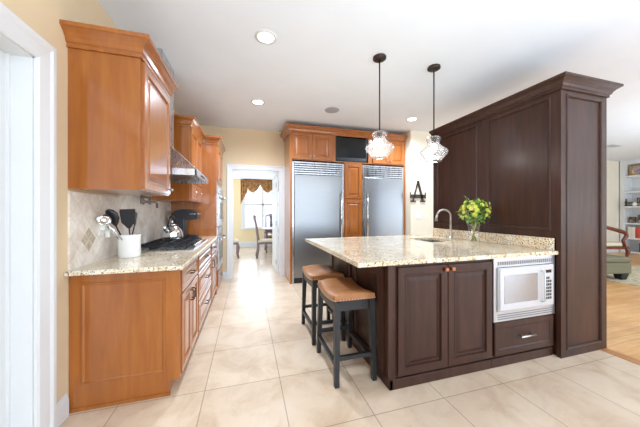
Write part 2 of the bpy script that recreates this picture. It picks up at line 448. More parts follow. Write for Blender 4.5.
for z0, z1 in ((0.2, 0.95), (1.1, 1.98)):
    for a, b in ((D0 + 0.12, D0 + 0.46), (D0 + 0.54, D1 - 0.14)):
        m.panel('+X', XL - 0.10, a, b, z0, z1, [(0, 0), (0, 0.003), (0.02, 0.008), (0.03, 0.003)])
struct('door_1', m, M['trim'])
BASE = [(0, 0), (0.016, 0), (0.016, 0.10), (0.010, 0.125), (0.006, 0.14), (0, 0.14)]
struct('baseboard_left', MB().sweep([(XL, D1 + 0.107), (XL, 1.985)], BASE, 1), M['trim'])
# back wall with the doorway to the dining room
O0, O1, OH = -0.28, 0.645, 2.12
m = MB(); m.box(XL - 0.15, O0, YB, YB + 0.12, 0, H); m.box(O1, 3.2, YB, YB + 0.12, 0, H); m.box(O0, O1, YB, YB + 0.12, OH, H)
struct('wall_back', m, M['wall'])
m = MB()
m.box(O0, O0 + 0.018, YB - 0.001, YB + 0.121, 0, OH); m.box(O1 - 0.018, O1, YB - 0.001, YB + 0.121, 0, OH); m.box(O0, O1, YB - 0.001, YB + 0.121, OH - 0.018, OH)
casing(m, '-Y', YB, O0 + 0.01, O1 - 0.01, OH - 0.01, 0.10)
casing(m, '+Y', YB + 0.12, O0 + 0.01, O1 - 0.01, OH - 0.01, 0.10)
struct('trim_2', m, M['trim'])
struct('baseboard_back', MB().sweep([(-0.45, YB), (O0 - 0.092, YB)], BASE, 1), M['trim'])
# wall stub right of the refrigerators carrying the letter
m = MB(); m.box(3.125, 3.66, 4.34, YB + 0.12, 0, H); struct('wall_stub', m, M['creamwall'])
m = MB(); m.box(3.66, XR, YB, YB + 0.12, 0, H); struct('wall_living', m, M['creamwall'])
struct('baseboard_living', MB().sweep([(3.66, YB), (XR - 0.5, YB)], BASE, 1), M['trim'])
struct('wall_right', MB().box(XR, XR + 0.12, YF, YB + 0.12, 0, H), M['creamwall'])
# wall behind the camera with its windows
m = MB(); wins = [(-0.95, 2.05), (3.1, 6.1), (7.3, 10.7)]
xs = [-3.1]
for a, b in wins: xs += [a, b]
xs.append(XR)
for i in range(0, len(xs), 2): m.box(xs[i], xs[i + 1], YF - 0.12, YF, 0, H)
for a, b in wins: m.box(a, b, YF - 0.12, YF, 0, 0.5); m.box(a, b, YF - 0.12, YF, 2.6, H)
struct('wall_rear', m, M['wall'])
for i, (a, b) in enumerate(wins):
    m = MB()
    for x in [a + (b - a) * k / 3 for k in range(4)]: m.box(x - 0.035, x + 0.035, YF - 0.09, YF - 0.03, 0.5, 2.6)
    for z in (0.53, 1.55, 2.57): m.box(a, b, YF - 0.08, YF - 0.035, z - 0.03, z + 0.03)
    struct('window_%d' % (i + 2), m, M['trim'])
# dining room beyond the doorway
YD = 9.6; WX0, WX1, WZ0, WZ1 = -0.12, 1.25, 0.72, 2.42
m = MB(); m.box(-3.1, WX0, YD, YD + 0.12, 0, H); m.box(WX1, 4.0, YD, YD + 0.12, 0, H); m.box(WX0, WX1, YD, YD + 0.12, 0, WZ0); m.box(WX0, WX1, YD, YD + 0.12, WZ1, H)
struct('wall_dining', m, M['yellowwall'])
struct('ceiling_dining', MB().box(-3.0, 3.1, YB + 0.12, YD, 2.47, 2.6), M['ceil'])
struct('wall_dining_left', MB().box(-3.1, -3.0, YB, YD, 0, H), M['yellowwall'])
struct('wall_dining_right', MB().box(3.1, 3.2, YB + 0.12, YD, 0, H), M['yellowwall'])
struct('baseboard_dining', MB().sweep([(-3.0, YD), (3.1, YD)], [(0, 0), (0.02, 0), (0.02, 0.17), (0.01, 0.2), (0, 0.2)], 1), M['trim'])
m = MB(); fw = 0.05
m.box(WX0 - 0.08, WX0 + fw, YD - 0.03, YD + 0.05, WZ0 - 0.06, WZ1 + 0.08); m.box(WX1 - fw, WX1 + 0.08, YD - 0.03, YD + 0.05, WZ0 - 0.06, WZ1 + 0.08)
m.box(WX0, WX1, YD - 0.03, YD + 0.05, WZ1 - fw, WZ1 + 0.08); m.box(WX0 - 0.1, WX1 + 0.1, YD - 0.06, YD + 0.05, WZ0 - 0.06, WZ0)
m.box(WX0, WX1, YD + 0.0, YD + 0.05, 1.53, 1.59); m.box((WX0 + WX1) / 2 - 0.03, (WX0 + WX1) / 2 + 0.03, YD, YD + 0.05, WZ0, WZ1)
for k in (1, 3): x = WX0 + (WX1 - WX0) * k / 4; m.box(x - 0.012, x + 0.012, YD + 0.01, YD + 0.03, WZ0, WZ1)
for z in (1.14, 1.98): m.box(WX0, WX1, YD + 0.01, YD + 0.03, z - 0.012, z + 0.012)
win = struct('window_1', m, M['trim'])
m = MB(); m.box(WX0, WX1, YD + 0.035, YD + 0.041, WZ0, WZ1); m.build('pane', M['pane'], win)
# open white door folded back into the dining room
m = MB(); m.box(0.585, 0.623, YB + 0.14, YB + 1.0, 0.01, 2.09, 0.003)
for z0, z1 in ((0.2, 0.95), (1.1, 1.95)):
    for a, b in ((5.44, 5.72), (5.8, 6.08)): m.panel('-X', 0.585, a, b, z0, z1, [(0, 0), (0, 0.002), (0.02, 0.008), (0.03, 0.002)])
dr = struct('door_2', m, M['trim'])
m = MB(); m.tube([(0.585, 6.1, 0.98), (0.54, 6.1, 0.98)], 0.01); m.tube([(0.54, 6.11, 0.98), (0.535, 6.0, 0.98)], 0.009); m.build('door_handle', M['darkmetal'], dr)
for z in (0.25, 1.05, 1.85): MB().box(0.580, 0.586, YB + 0.135, YB + 0.16, z - 0.05, z + 0.05).build('hinge', M['darkmetal'], dr)
# backsplash tile on the left wall
m = MB(); m.box(XL, XL + 0.012, 2.0, 2.66, 0.914, 1.42); m.box(XL, XL + 0.012, 2.66, 3.45, 0.914, 1.42); m.box(XL, XL + 0.012, 3.45, 4.245, 0.914, 1.42)
m.mi = 1
for dy, dz in ((0, 0.045), (0, -0.045), (0.045, 0), (-0.045, 0)):
    cy, cz = 2.2, 1.09; r = 0.040
    m.prism([(cy + dy - r, cz + dz), (cy + dy, cz + dz - r), (cy + dy + r, cz + dz), (cy + dy, cz + dz + r)], 'x', XL + 0.010, XL + 0.0135)
struct('wall_backsplash', m, [M['splash'], M['mosaic']])
struct('wall_backsplash_hood', MB().box(XL, XL + 0.012, 2.662, 3.448, 1.42, 2.34), M['splash'])

# ------------------------------------------------------------------ left run: base cabinets
FX = -0.47
def base_body(t, y0, y1):
    m = MB(); m.box(XL + 0.002, FX, y0, y1, 0.10, 0.882); m.box(XL + 0.002, -0.53, y0, y1, 0.0, 0.10)
    return m.build('body', M['cherry'], t)
t = thing('base_cabinet', 'cherry base cabinet with framed end panel nearest the white door', 'cabinet', (-0.78, 2.35, 0), 'cherry base cabinets on the left')
base_body(t, 2.025, 2.668)
m = MB()
P0, P1 = XL + 0.002, FX + 0.012
m.prism([(P0, 0), (-0.52, 0), (-0.52, 0.10), (P1, 0.10), (P1, 0.882), (P0, 0.882)], 'y', 2.008, 2.024)
m.panel('-Y', 2.010, -1.035, -0.55, 0.165, 0.825, [(0, 0), (0, 0.004), (0.004, 0.009), (0.012, 0.009), (0.018, 0.004), (0.022, 0.003)])
m.prism([(P0, 0), (-0.518, 0), (-0.518, 0.022), (P0, 0.022)], 'y', 1.999, 2.009)
m.build('end_panel', M['cherry'], t)
d = MB().panel('+X', FX, 2.045, 2.650, 0.70, 0.865, slab()).build('drawer', M['cherry'], t)
pull(d, (FX + 0.02, 2.30, 0.785), (FX + 0.02, 2.40, 0.785), (1, 0, 0), 'darkmetal')
for a, b, ky in ((2.045, 2.345, 2.315), (2.350, 2.650, 2.38)):
    d = MB().panel('+X', FX, a, b, 0.115, 0.685, raised(0.05)).build('door', M['cherry'], t)
    pull(d, (FX + 0.02, ky, 0.56), (FX + 0.02, ky, 0.64), (1, 0, 0), 'darkmetal')
t = thing('base_cabinet', 'cherry base cabinet with three drawers under the cooktop', 'cabinet', (-0.78, 3.15, 0), 'cherry base cabinets on the left')
base_body(t, 2.672, 3.618)
for z0, z1 in ((0.70, 0.865), (0.42, 0.685), (0.115, 0.405)):
    d = MB().panel('+X', FX, 2.70, 3.59, z0, z1, slab() if z1 - z0 < 0.2 else raised(0.05)).build('drawer', M['cherry'], t)
    pull(d, (FX + 0.02, 3.09, (z0 + z1) / 2), (FX + 0.02, 3.20, (z0 + z1) / 2), (1, 0, 0), 'darkmetal')
t = thing('base_cabinet', 'narrow cherry base cabinet between the cooktop drawers and the oven tower', 'cabinet', (-0.78, 3.93, 0), 'cherry base cabinets on the left')
base_body(t, 3.622, 4.243)
d = MB().panel('+X', FX, 3.65, 4.215, 0.70, 0.865, slab()).build('drawer', M['cherry'], t)
pull(d, (FX + 0.02, 3.88, 0.785), (FX + 0.02, 3.98, 0.785), (1, 0, 0), 'darkmetal')
d = MB().panel('+X', FX, 3.65, 4.215, 0.115, 0.685, raised(0.05)).build('door', M['cherry'], t)
pull(d, (FX + 0.02, 3.69, 0.54), (FX + 0.02, 3.69, 0.64), (1, 0, 0), 'darkmetal')
tag(MB().box(XL + 0.001, -0.428, 1.958, 4.244, 0.883, 0.914, 0.006, 2).build('countertop', M['granite'], loc=(-0.77, 3.1, 0.883)),
    'beige granite countertop on the cherry cabinets along the left wall', 'countertop')

# upper cabinets
UX = -0.70
t = thing('upper_cabinet', 'large cherry upper cabinet nearest the white door, above the crock', 'cabinet', (-0.9, 2.33, 1.42), 'cherry upper cabinets on the left')
m = MB(); m.box(XL + 0.001, UX, 2.0, 2.655, 1.437, 2.36); m.build('body', M['cherry'], t)
MB().sweep([(XL + 0.001, 2.0), (UX, 2.0), (UX, 2.655)], crown_prof(2.335, 0.128), 1).build('crown_moulding', M['cherry'], t)
d = MB().panel('+X', UX, 2.025, 2.635, 1.445, 2.325, raised(0.06)).build('door', M['cherry'], t)
knob(d, (UX + 0.02, 2.605, 1.49), (1, 0, 0))
t = thing('upper_cabinet', 'cherry upper cabinet with small drawer beneath, between hood and oven tower', 'cabinet', (-0.9, 3.85, 1.42), 'cherry upper cabinets on the left')
UX2 = -0.68
m = MB(); m.box(XL + 0.001, UX2, 3.455, 4.243, 1.43, 2.36); m.build('body', M['cherry'], t)
MB().sweep([(XL + 0.001, 3.455), (UX2, 3.455), (UX2, 4.243)], crown_prof(2.335, 0.118, 0.07), 1).build('crown_moulding', M['cherry'], t)
for a, b, ky in ((3.475, 3.845, 3.82), (3.852, 4.225, 3.88)):
    d = MB().panel('+X', UX2, a, b, 1.66, 2.325, raised(0.05)).build('door', M['cherry'], t); knob(d, (UX2 + 0.02, ky, 1.7), (1, 0, 0))
for a, b in ((3.475, 3.845), (3.852, 4.225)):
    d = MB().panel('+X', UX2, a, b, 1.445, 1.645, slab()).build('drawer', M['cherry'], t); knob(d, (UX2 + 0.02, (a + b) / 2, 1.545), (1, 0, 0))
# oven tower
TX = -0.455
t = thing('oven_cabinet', 'tall cherry oven tower at the far end of the left counter', 'cabinet', (-0.78, 4.68, 0))
m = MB(); m.box(XL + 0.001, TX, 4.247, 4.27, 0, 2.36); m.box(XL + 0.001, TX, 5.04, 5.06, 0, 2.36); m.box(XL + 0.001, TX, 4.27, 5.04, 1.72, 2.36); m.box(XL + 0.001, TX, 4.27, 5.04, 0, 0.36)
m.box(XL + 0.001, XL + 0.02, 4.27, 5.04, 0.36, 1.72); m.build('body', M['cherry'], t)
MB().sweep([(UX2 + 0.06, 4.247), (TX, 4.247), (TX, 5.06)], crown_prof(2.335, 0.118, 0.07), 1).build('crown_moulding', M['cherry'], t)
for a, b, ky in ((4.285, 4.65, 4.62), (4.656, 5.02, 4.69)):
    d = MB().panel('+X', TX, a, b, 1.78, 2.325, raised(0.05)).build('door', M['cherry'], t); knob(d, (TX + 0.02, ky, 1.84), (1, 0, 0))
d = MB().panel('+X', TX, 4.285, 5.02, 0.11, 0.34, slab()).build('drawer', M['cherry'], t); pull(d, (TX + 0.02, 4.6, 0.23), (TX + 0.02, 4.71, 0.23), (1, 0, 0), 'darkmetal')
for z0, z1, lab in ((1.05, 1.715, 'stainless wall oven, upper of the two in the cherry tower'), (0.365, 1.045, 'stainless wall oven, lower of the two in the cherry tower')):
    o = thing('wall_oven', lab, 'oven', (-0.7, 4.655, z0), 'built-in wall ovens')
    MB().box(-1.0, TX + 0.004, 4.273, 5.037, z0, z1).build('oven_body', M['steelv'], o)
    d = MB().box(TX + 0.005, TX + 0.03, 4.28, 5.03, z0 + 0.01, z1 - 0.14, 0.004).build('oven_door', M['steelv'], o)
    MB().box(TX + 0.031, TX + 0.033, 4.40, 4.91, z0 + 0.12, z1 - 0.27).build('door_window', M['screen'], d)
    pull(d, (TX + 0.03, 4.33, z1 - 0.19), (TX + 0.03, 4.98, z1 - 0.19), (1, 0, 0), 'chrome', 0.012, 0.055, 'handle')
    MB().box(TX + 0.005, TX + 0.022, 4.28, 5.03, z1 - 0.13, z1 - 0.01, 0.003).build('control_panel', M['steelv'], o)

# range hood
t = thing('range_hood', 'stainless steel pyramid range hood over the cooktop', 'range hood', (-0.8, 3.06, 1.64))
m = MB(); y0, y1, xf = 2.665, 3.445, -0.468
m.loft([[(XL + 0.013, y0, 1.70), (xf, y0, 1.70), (xf, y1, 1.70), (XL + 0.013, y1, 1.70)],
        [(XL + 0.013, 2.85, 2.02), (-0.805, 2.85, 2.02), (-0.805, 3.28, 2.02), (XL + 0.013, 3.28, 2.02)]], smooth=False)
for a, b, c, d_ in ((XL + 0.013, xf, y0, y0 + 0.012), (XL + 0.013, xf, y1 - 0.012, y1), (xf - 0.012, xf, y0, y1)):
    m.box(a, b, c, d_, 1.64, 1.70)
m.build('canopy', M['steelv'], t)
MB().box(XL + 0.013, -0.81, 2.855, 3.275, 2.0, H - 0.001).build('chimney', M['steelv'], t)
for k in range(2):
    m = MB(); a = 2.72 + k * 0.345
    m.box(-1.0, -0.58, a, a + 0.32, 1.682, 1.696)
    for q in range(8): m.box(-0.99, -0.59, a + 0.02 + q * 0.037, a + 0.035 + q * 0.037, 1.674, 1.684)
    m.build('baffle_filter', M['nickel'], t)
for k in range(4): MB().tube([(xf, 2.95 + k * 0.06, 1.67), (xf + 0.006, 2.95 + k * 0.06, 1.67)], 0.009).build('button', M['blackplastic'], t)

# cooktop
t = thing('cooktop', 'stainless gas cooktop with black grates in the left counter', 'cooktop', (-0.79, 3.15, 0.914))
m = MB(); m.box(-1.05, -0.50, 2.68, 3.66, 0.9145, 0.926, 0.005, 2); m.build('steel_tray', M['steelv'], t)
for i, (x, y, r) in enumerate(((-0.90, 2.92, 0.05), (-0.68, 2.92, 0.04), (-0.80, 3.18, 0.06), (-0.90, 3.44, 0.04), (-0.68, 3.44, 0.05))):
    m = MB(); m.lathe(x, y, [(r, 0.926), (r, 0.936), (r * 0.8, 0.938), (r * 0.78, 0.946), (0.004, 0.948)]); m.build('burner', M['castiron'], t)
for a, b in ((2.77, 3.04), (3.05, 3.31), (3.32, 3.59)):
    m = MB(); c = (a + b) / 2
    for x in (-1.02, -0.80, -0.575): m.box(x - 0.007, x + 0.007, a, b, 0.948, 0.962)
    for y in (a + 0.007, c, b - 0.007): m.box(-1.027, -0.568, y - 0.006, y + 0.006, 0.948, 0.962)
    for x in (-0.91, -0.69):
        m.box(x - 0.005, x + 0.005, a + 0.02, b - 0.02, 0.95, 0.962)
    for x in (-1.02, -0.575):
        for y in (a + 0.007, b - 0.007): m.box(x - 0.007, x + 0.007, y - 0.007, y + 0.007, 0.926, 0.95)
    m.build('grate', M['castiron'], t)
for k in range(5):
    m = MB(); y = 2.98 + k * 0.085; m.lathe(-0.535, y, [(0.014, 0.926), (0.014, 0.946), (0.011, 0.95)], 14); m.build('knob', M['chrome'], t)

# kettle
kx, ky, kz = -0.87, 3.44, 0.962
t = thing('kettle', 'shiny steel tea kettle with black handle on the back burner', 'kettle', (kx, ky, kz))
m = MB(); m.lathe(kx, ky, [(0.085, kz + 0.001), (0.098, kz + 0.008), (0.102, kz + 0.03), (0.096, kz + 0.055), (0.097, kz + 0.06), (0.085, kz + 0.09), (0.06, kz + 0.125), (0.04, kz + 0.14)])
m.build('body', M['chrome'], t)
m = MB(); m.lathe(kx, ky, [(0.042, kz + 0.14), (0.036, kz + 0.15), (0.015, kz + 0.158), (0.008, kz + 0.16), (0.012, kz + 0.172), (0.014, kz + 0.18), (0.004, kz + 0.187)]); m.build('lid', M['chrome'], t)
m = MB(); m.tube([(kx - 0.02, ky - 0.07, kz + 0.08), (kx - 0.035, ky - 0.105, kz + 0.11), (kx - 0.045, ky - 0.125, kz + 0.135)], [0.024, 0.018, 0.014], 12); m.build('spout', M['chrome'], t)
m = MB(); pts = [(kx + 0.075 * math.cos(a) * 0.2, ky + 0.085 * math.cos(a), kz + 0.12 + 0.11 * math.sin(a)) for a in [PI * k / 12 for k in range(13)]]
m.tube(pts, 0.009, 8); m.build('handle', M['blackplastic'], t)
t.scale = (1.2, 1.2, 1.2)

# coffee maker
cx, cy, cz = -0.83, 3.98, 0.914
t = thing('coffee_maker', 'black pod coffee maker between the cooktop and oven tower', 'coffee maker', (cx, cy, cz))
m = MB(); m.box(cx - 0.14, cx + 0.15, cy - 0.11, cy + 0.11, cz, cz + 0.03, 0.012, 2); m.build('base', M['blackplastic'], t)
m = MB(); m.box(cx - 0.14, cx + 0.01, cy - 0.11, cy + 0.11, cz + 0.03, cz + 0.25, 0.02, 3); m.build('water_tank', M['charcoal'], t)
m = MB()
prof = [(-0.15, 0.24), (-0.15, 0.29), (-0.11, 0.325), (-0.02, 0.345), (0.09, 0.335), (0.15, 0.305), (0.16, 0.28), (0.155, 0.225), (0.05, 0.215), (0.0, 0.24)]
m.prism([(cx + a, cz + b) for a, b in prof], 'y', cy - 0.105, cy + 0.105); m.build('brew_head', M['blackplastic'], t)
m = MB(); m.tube([(cx + 0.06, cy - 0.11, cz + 0.29), (cx + 0.172, cy - 0.09, cz + 0.288), (cx + 0.185, cy, cz + 0.288), (cx + 0.172, cy + 0.09, cz + 0.288), (cx + 0.06, cy + 0.11, cz + 0.29)], 0.009, 8); m.build('handle', M['chrome'], t)
m = MB(); m.box(cx + 0.015, cx + 0.145, cy - 0.075, cy + 0.075, cz + 0.03, cz + 0.042, 0.004); m.build('drip_tray', M['charcoal'], t)
t.scale = (1.05, 1.05, 1.2)

# pot filler
px_, py_, pz_ = XL + 0.013, 3.17, 1.40
t = thing('pot_filler', 'nickel folding pot filler tap on the backsplash above the cooktop', 'tap', (px_, py_, pz_))
m = MB(); m.tube([(px_, py_, pz_), (px_ + 0.012, py_, pz_), (px_ + 0.014, py_, pz_)], [0.034, 0.034, 0.02], 16); m.tube([(px_ + 0.01, py_, pz_), (px_ + 0.07, py_, pz_)], 0.012)
m.build('wall_flange', M['pewter'], t)
m = MB(); m.tube([(px_ + 0.07, py_, pz_ - 0.03), (px_ + 0.07, py_, pz_ + 0.05)], 0.014); m.tube([(px_ + 0.07, py_, pz_ + 0.04), (px_ + 0.075, py_ - 0.24, pz_ + 0.04)], 0.012)
m.tube([(px_ + 0.075, py_ - 0.24, pz_ + 0.06), (px_ + 0.075, py_ - 0.24, pz_ - 0.03)], 0.013); m.build('lower_arm', M['pewter'], t)
m = MB(); m.tube([(px_ + 0.075, py_ - 0.24, pz_ - 0.01), (px_ + 0.13, py_ - 0.03, pz_ - 0.01), (px_ + 0.14, py_ - 0.01, pz_ - 0.02), (px_ + 0.14, py_ - 0.005, pz_ - 0.07)], 0.012); m.build('spout', M['pewter'], t)
for y in (py_ - 0.24, py_):
    m = MB(); m.tube([(px_ + 0.073, y, pz_ + 0.055), (px_ + 0.073, y, pz_ + 0.09)], 0.006); m.tube([(px_ + 0.073, y - 0.03, pz_ + 0.09), (px_ + 0.073, y + 0.03, pz_ + 0.09)], 0.005); m.build('lever', M['pewter'], t)

# outlet on the backsplash
t = thing('outlet', 'white outlet plate with plug adapters on the tiled backsplash', 'outlet', (XL + 0.012, 2.36, 1.17))
m = MB(); m.box(XL + 0.0125, XL + 0.018, 2.32, 2.40, 1.11, 1.23, 0.002); m.build('plate', M['plastic'], t)
for dy, z in ((2.35, 1.19), (2.42, 1.13)):
    m = MB(); m.box(XL + 0.018, XL + 0.05, dy - 0.022, dy + 0.022, z - 0.045, z + 0.03, 0.006, 2); m.build('plug', M['plastic'], t)

# crock and utensils
ux, uy, uz = -0.945, 2.48, 0.914
t = thing('utensil_crock', 'white ceramic utensil crock on the left granite counter', 'crock', (ux, uy, uz))
m = MB(); R = 0.080; hh = 0.185
m.lathe(ux, uy, [(R * 0.94, uz + 0.0005), (R * 0.97, uz + 0.006), (R, uz + hh - 0.006), (R, uz + hh), (R - 0.004, uz + hh + 0.002), (R - 0.008, uz + hh - 0.002), (R - 0.010, uz + 0.012)], 40, True, True); m.build('pot', M['crock'], t)
def utensil(name, label, base, tip, kind, mat, yaw=0.0, sz=1.0):
    b, p = Vector(base), Vector(tip); dvec = (p - b).normalized()
    o = thing(name, label, 'utensil', b, 'utensils in the white crock')
    m = MB(); m.tube([b, b + (p - b) * 0.5, p - dvec * 0.01], [0.005, 0.006, 0.005], 8); m.build('handle', M[mat], o)
    q = dvec.to_track_quat('Z', 'Y').to_matrix().to_4x4(); T = Matrix.Translation(p) @ q @ Matrix.Rotation(yaw, 4, 'Z')
    m = MB()
    if kind == 'turner':
        loops = []
        for z, hw in ((-0.015, 0.008), (0.005, 0.022), (0.02, 0.036), (0.09, 0.042), (0.105, 0.040)):
            loops.append([T @ Vector((sx * hw * sz, sy * 0.003 + 0.012 * (z / 0.1) ** 2, z * sz)) for sx, sy in ((-1, -1), (1, -1), (1, 1), (-1, 1))])
        m.loft(loops, smooth=False); m.build('blade', M[mat], o)
    elif kind == 'spoon':
        loops = []
        for z, hw in ((-0.012, 0.006), (0.005, 0.02), (0.03, 0.034), (0.06, 0.036), (0.085, 0.024), (0.095, 0.008)):
            loops.append([T @ Vector((hw * sz * math.cos(a), 0.006 * math.sin(a) + 0.018 * ((math.cos(a)) ** 2) * (hw / 0.036), z * sz)) for a in [2 * PI * k / 14 for k in range(14)]])
        m.loft(loops); m.build('bowl', M[mat], o)
    else:
        t2 = bmesh.new(); bmesh.ops.create_uvsphere(t2, u_segments=18, v_segments=12, radius=0.046 * sz)
        bmesh.ops.delete(t2, geom=[v for v in t2.verts if v.co.y < -0.012], context='VERTS')
        for f in t2.faces: f.smooth = True
        bmesh.ops.solidify(t2, geom=t2.faces[:], thickness=0.002)
        m.merge(t2, T @ Matrix.Translation((0, 0, 0.035))); m.build('bowl', M[mat], o)
    return o
B = lambda dx, dy: (ux + dx, uy + dy, uz + 0.02)
utensil('turner', 'black slotted turner, widest blade at the front of the white crock', B(0.02, 0.0), (ux + 0.012, uy - 0.045, uz + 0.26), 'turner', 'blackplastic', 0.25, 1.3)
utensil('serving_spoon', 'black serving spoon leaning left in the white crock', B(0.0, 0.02), (ux - 0.075, uy - 0.065, uz + 0.275), 'spoon', 'blackplastic', 0.5, 1.35)
utensil('spatula', 'black spatula standing at the right of the white crock', B(-0.02, 0.01), (ux + 0.025, uy + 0.03, uz + 0.255), 'turner', 'blackplastic', -0.2, 1.1)
utensil('ladle', 'steel soup ladle leaning far left out of the white crock', B(0.03, 0.03), (ux - 0.075, uy - 0.185, uz + 0.285), 'ladle', 'chrome', 0.35, 1.0)
utensil('slotted_spoon', 'steel slotted spoon low at the left of the white crock', B(0.03, -0.01), (ux - 0.075, uy - 0.07, uz + 0.185), 'spoon', 'chrome', 0.4, 0.9)

# ------------------------------------------------------------------ refrigerator wall
FY = 4.5
def fridge(x0, x1, label, hinge):
    t = thing('refrigerator', label, 'refrigerator', ((x0 + x1) / 2, 4.83, 0), 'built-in stainless refrigerators')
    MB().box(x0, x1, FY + 0.03, YB - 0.002, 0.0, 2.2).build('body', M['steelv'], t)
    m = MB(); m.box(x0, x0 + 0.035, FY - 0.005, FY + 0.03, 0.0, 2.2, 0.003); m.box(x1 - 0.035, x1, FY - 0.005, FY + 0.03, 0.0, 2.2, 0.003); m.box(x0 + 0.035, x1 - 0.035, FY - 0.005, FY + 0.03, 2.172, 2.2, 0.003)
    m.build('frame', M['steelv'], t)
    g = MB().box(x0 + 0.036, x1 - 0.036, FY + 0.005, FY + 0.029, 1.965, 2.171).build('grille', M['charcoal'], t)
    for k in range(5):
        z = 1.972 + k * 0.040
        m = MB(); m.prism([(FY - 0.012, z), (FY + 0.004, z + 0.004), (FY + 0.004, z + 0.030), (FY - 0.012, z + 0.020)], 'x', x0 + 0.037, x1 - 0.037); m.build('slat', M['steelv'], g)
    d = MB().box(x0 + 0.038, x1 - 0.038, FY - 0.03, FY + 0.028, 0.105, 1.958, 0.006, 2).build('door', M['steel'], t)
    hx = x1 - 0.075 if hinge == 'L' else x0 + 0.075
    m = MB(); m.tube([(hx, FY - 0.085, 0.72), (hx, FY - 0.085, 1.66)], 0.014, 12)
    for z in (0.78, 1.60): m.tube([(hx, FY - 0.03, z), (hx, FY - 0.085, z)], 0.010, 10)
    m.build('handle', M['chrome'], d)
    MB().box(x0 + 0.036, x1 - 0.036, FY + 0.02, FY + 0.03, 0.0, 0.10).build('toe_grille', M['charcoal'], t)
fridge(0.775, 1.765, 'tall built-in stainless refrigerator beside the dining room doorway, handle on its right', 'L')
fridge(2.15, 3.07, 'tall built-in stainless refrigerator beside the letter wall, handle on its left', 'R')
# side panel, pantry column, cabinets above
tag(MB().box(0.735, 0.773, FY - 0.005, YB - 0.002, 0, 2.225).build('end_panel', M['cherry'], loc=(0.755, 4.83, 0)), 'cherry end panel on the doorway side of the left refrigerator', 'panel')
tag(MB().box(3.072, 3.11, FY - 0.005, YB - 0.002, 0, 2.225).build('end_panel', M['cherry'], loc=(3.09, 4.83, 0)), 'cherry end panel between the right refrigerator and the cream wall', 'panel')
t = thing('pantry_cabinet', 'narrow cherry pantry column between the two refrigerators', 'cabinet', (1.957, 4.83, 0))
MB().box(1.768, 2.147, FY, YB - 0.002, 0, 2.225).build('body', M['cherry'], t)
for z0, z1, kz_ in ((1.545, 2.21, 1.60), (0.80, 1.525, 1.46), (0.1, 0.785, 0.72)):
    d = MB().panel('-Y', FY, 1.785, 2.130, z0, z1, raised(0.06)).build('door', M['cherry'], t); knob(d, (2.0, FY - 0.02, kz_), (0, -1, 0))
def over(x0, x1, label, n=2):
    t = thing('over_fridge_cabinet', label, 'cabinet', ((x0 + x1) / 2, 4.83, 2.23), 'cherry cabinets above the refrigerators')
    MB().box(x0, x1, FY, YB - 0.002, 2.228, 2.765).build('body', M['cherry'], t)
    c = (x0 + x1) / 2
    for a, b, kx_ in ((x0 + 0.03, c - 0.002, c - 0.035), (c + 0.002, x1 - 0.03, c + 0.035)):
        d = MB().panel('-Y', FY, a, b, 2.245, 2.715, raised(0.055)).build('door', M['cherry'], t); knob(d, (kx_, FY - 0.02, 2.30), (0, -1, 0))
over(0.737, 1.545, 'cherry two-door cabinet above the left refrigerator')
over(2.335, 3.108, 'cherry two-door cabinet above the right refrigerator, behind the pendant')
t = thing('television_niche', 'cherry niche framing the small television above the pantry column', 'cabinet', (1.94, 4.83, 2.23))
m = MB(); m.box(1.547, 1.60, FY, YB - 0.002, 2.228, 2.765); m.box(2.28, 2.333, FY, YB - 0.002, 2.228, 2.765); m.box(1.60, 2.28, FY, YB - 0.002, 2.228, 2.245); m.box(1.60, 2.28, FY, YB - 0.002, 2.74, 2.765); m.box(1.60, 2.28, YB - 0.03, YB - 0.002, 2.245, 2.74)
m.build('frame', M['cherry'], t)
t = thing('television', 'black flat television in the cherry niche', 'television', (1.94, 4.55, 2.245))
MB().box(1.615, 2.265, FY + 0.03, FY + 0.08, 2.262, 2.738, 0.004).build('bezel', M['blackplastic'], t)
MB().box(1.635, 2.245, FY + 0.026, FY + 0.0302, 2.335, 2.725).build('screen', M['screen'], t)
MB().box(1.75, 2.13, FY + 0.03, FY + 0.16, 2.2455, 2.262).build('stand', M['blackplastic'], t)
MB().box(1.66, 2.22, FY + 0.026, FY + 0.0302, 2.275, 2.325).build('speaker_bar', M['charcoal'], t)
tag(MB().sweep([(0.737, YB - 0.005), (0.737, FY), (3.108, FY)], crown_prof(2.72, 0.118, 0.085), 1).build('crown_moulding', M['cherry'], loc=(1.9, 4.5, 2.74)),
    'cherry crown moulding running above the refrigerator wall cabinets', 'moulding')

# letter wall
LY = 4.34
t = thing('letter_decoration', 'dark metal letter A hanging on the cream wall stub', 'wall decoration', (3.29, LY, 1.45))
m = MB(); zx = 3.285
def stroke(m, a, b, wd):
    a, b = Vector(a), Vector(b); d_ = (b - a).normalized(); u = Vector((-d_.y, d_.x)) * wd / 2
    pl = [a + u, b + u, b - u, a - u]
    m.prism([(p.x, p.y) for p in pl], 'y', LY - 0.02, LY - 0.005)
stroke(m, (zx - 0.115, 1.50), (zx, 1.91), 0.022); stroke(m, (zx, 1.91), (zx + 0.115, 1.50), 0.045)
stroke(m, (zx - 0.17, 1.50), (zx - 0.05, 1.50), 0.03); stroke(m, (zx + 0.05, 1.50), (zx + 0.17, 1.50), 0.03)
m.build('letter', M['darkmetal'], t)
m = MB(); stroke(m, (zx - 0.17, 1.60), (zx + 0.17, 1.60), 0.075)
stroke(m, (zx - 0.175, 1.56), (zx - 0.175, 1.68), 0.016); stroke(m, (zx + 0.175, 1.56), (zx + 0.175, 1.68), 0.016)
m.build('name_banner', M['darkmetal'], t)
t = thing('switch_plate', 'white light switch plate below the letter', 'switch', (3.33, LY, 1.2))
MB().box(3.245, 3.415, LY - 0.006, LY - 0.0005, 1.145, 1.262, 0.002).build('plate', M['plastic'], t)
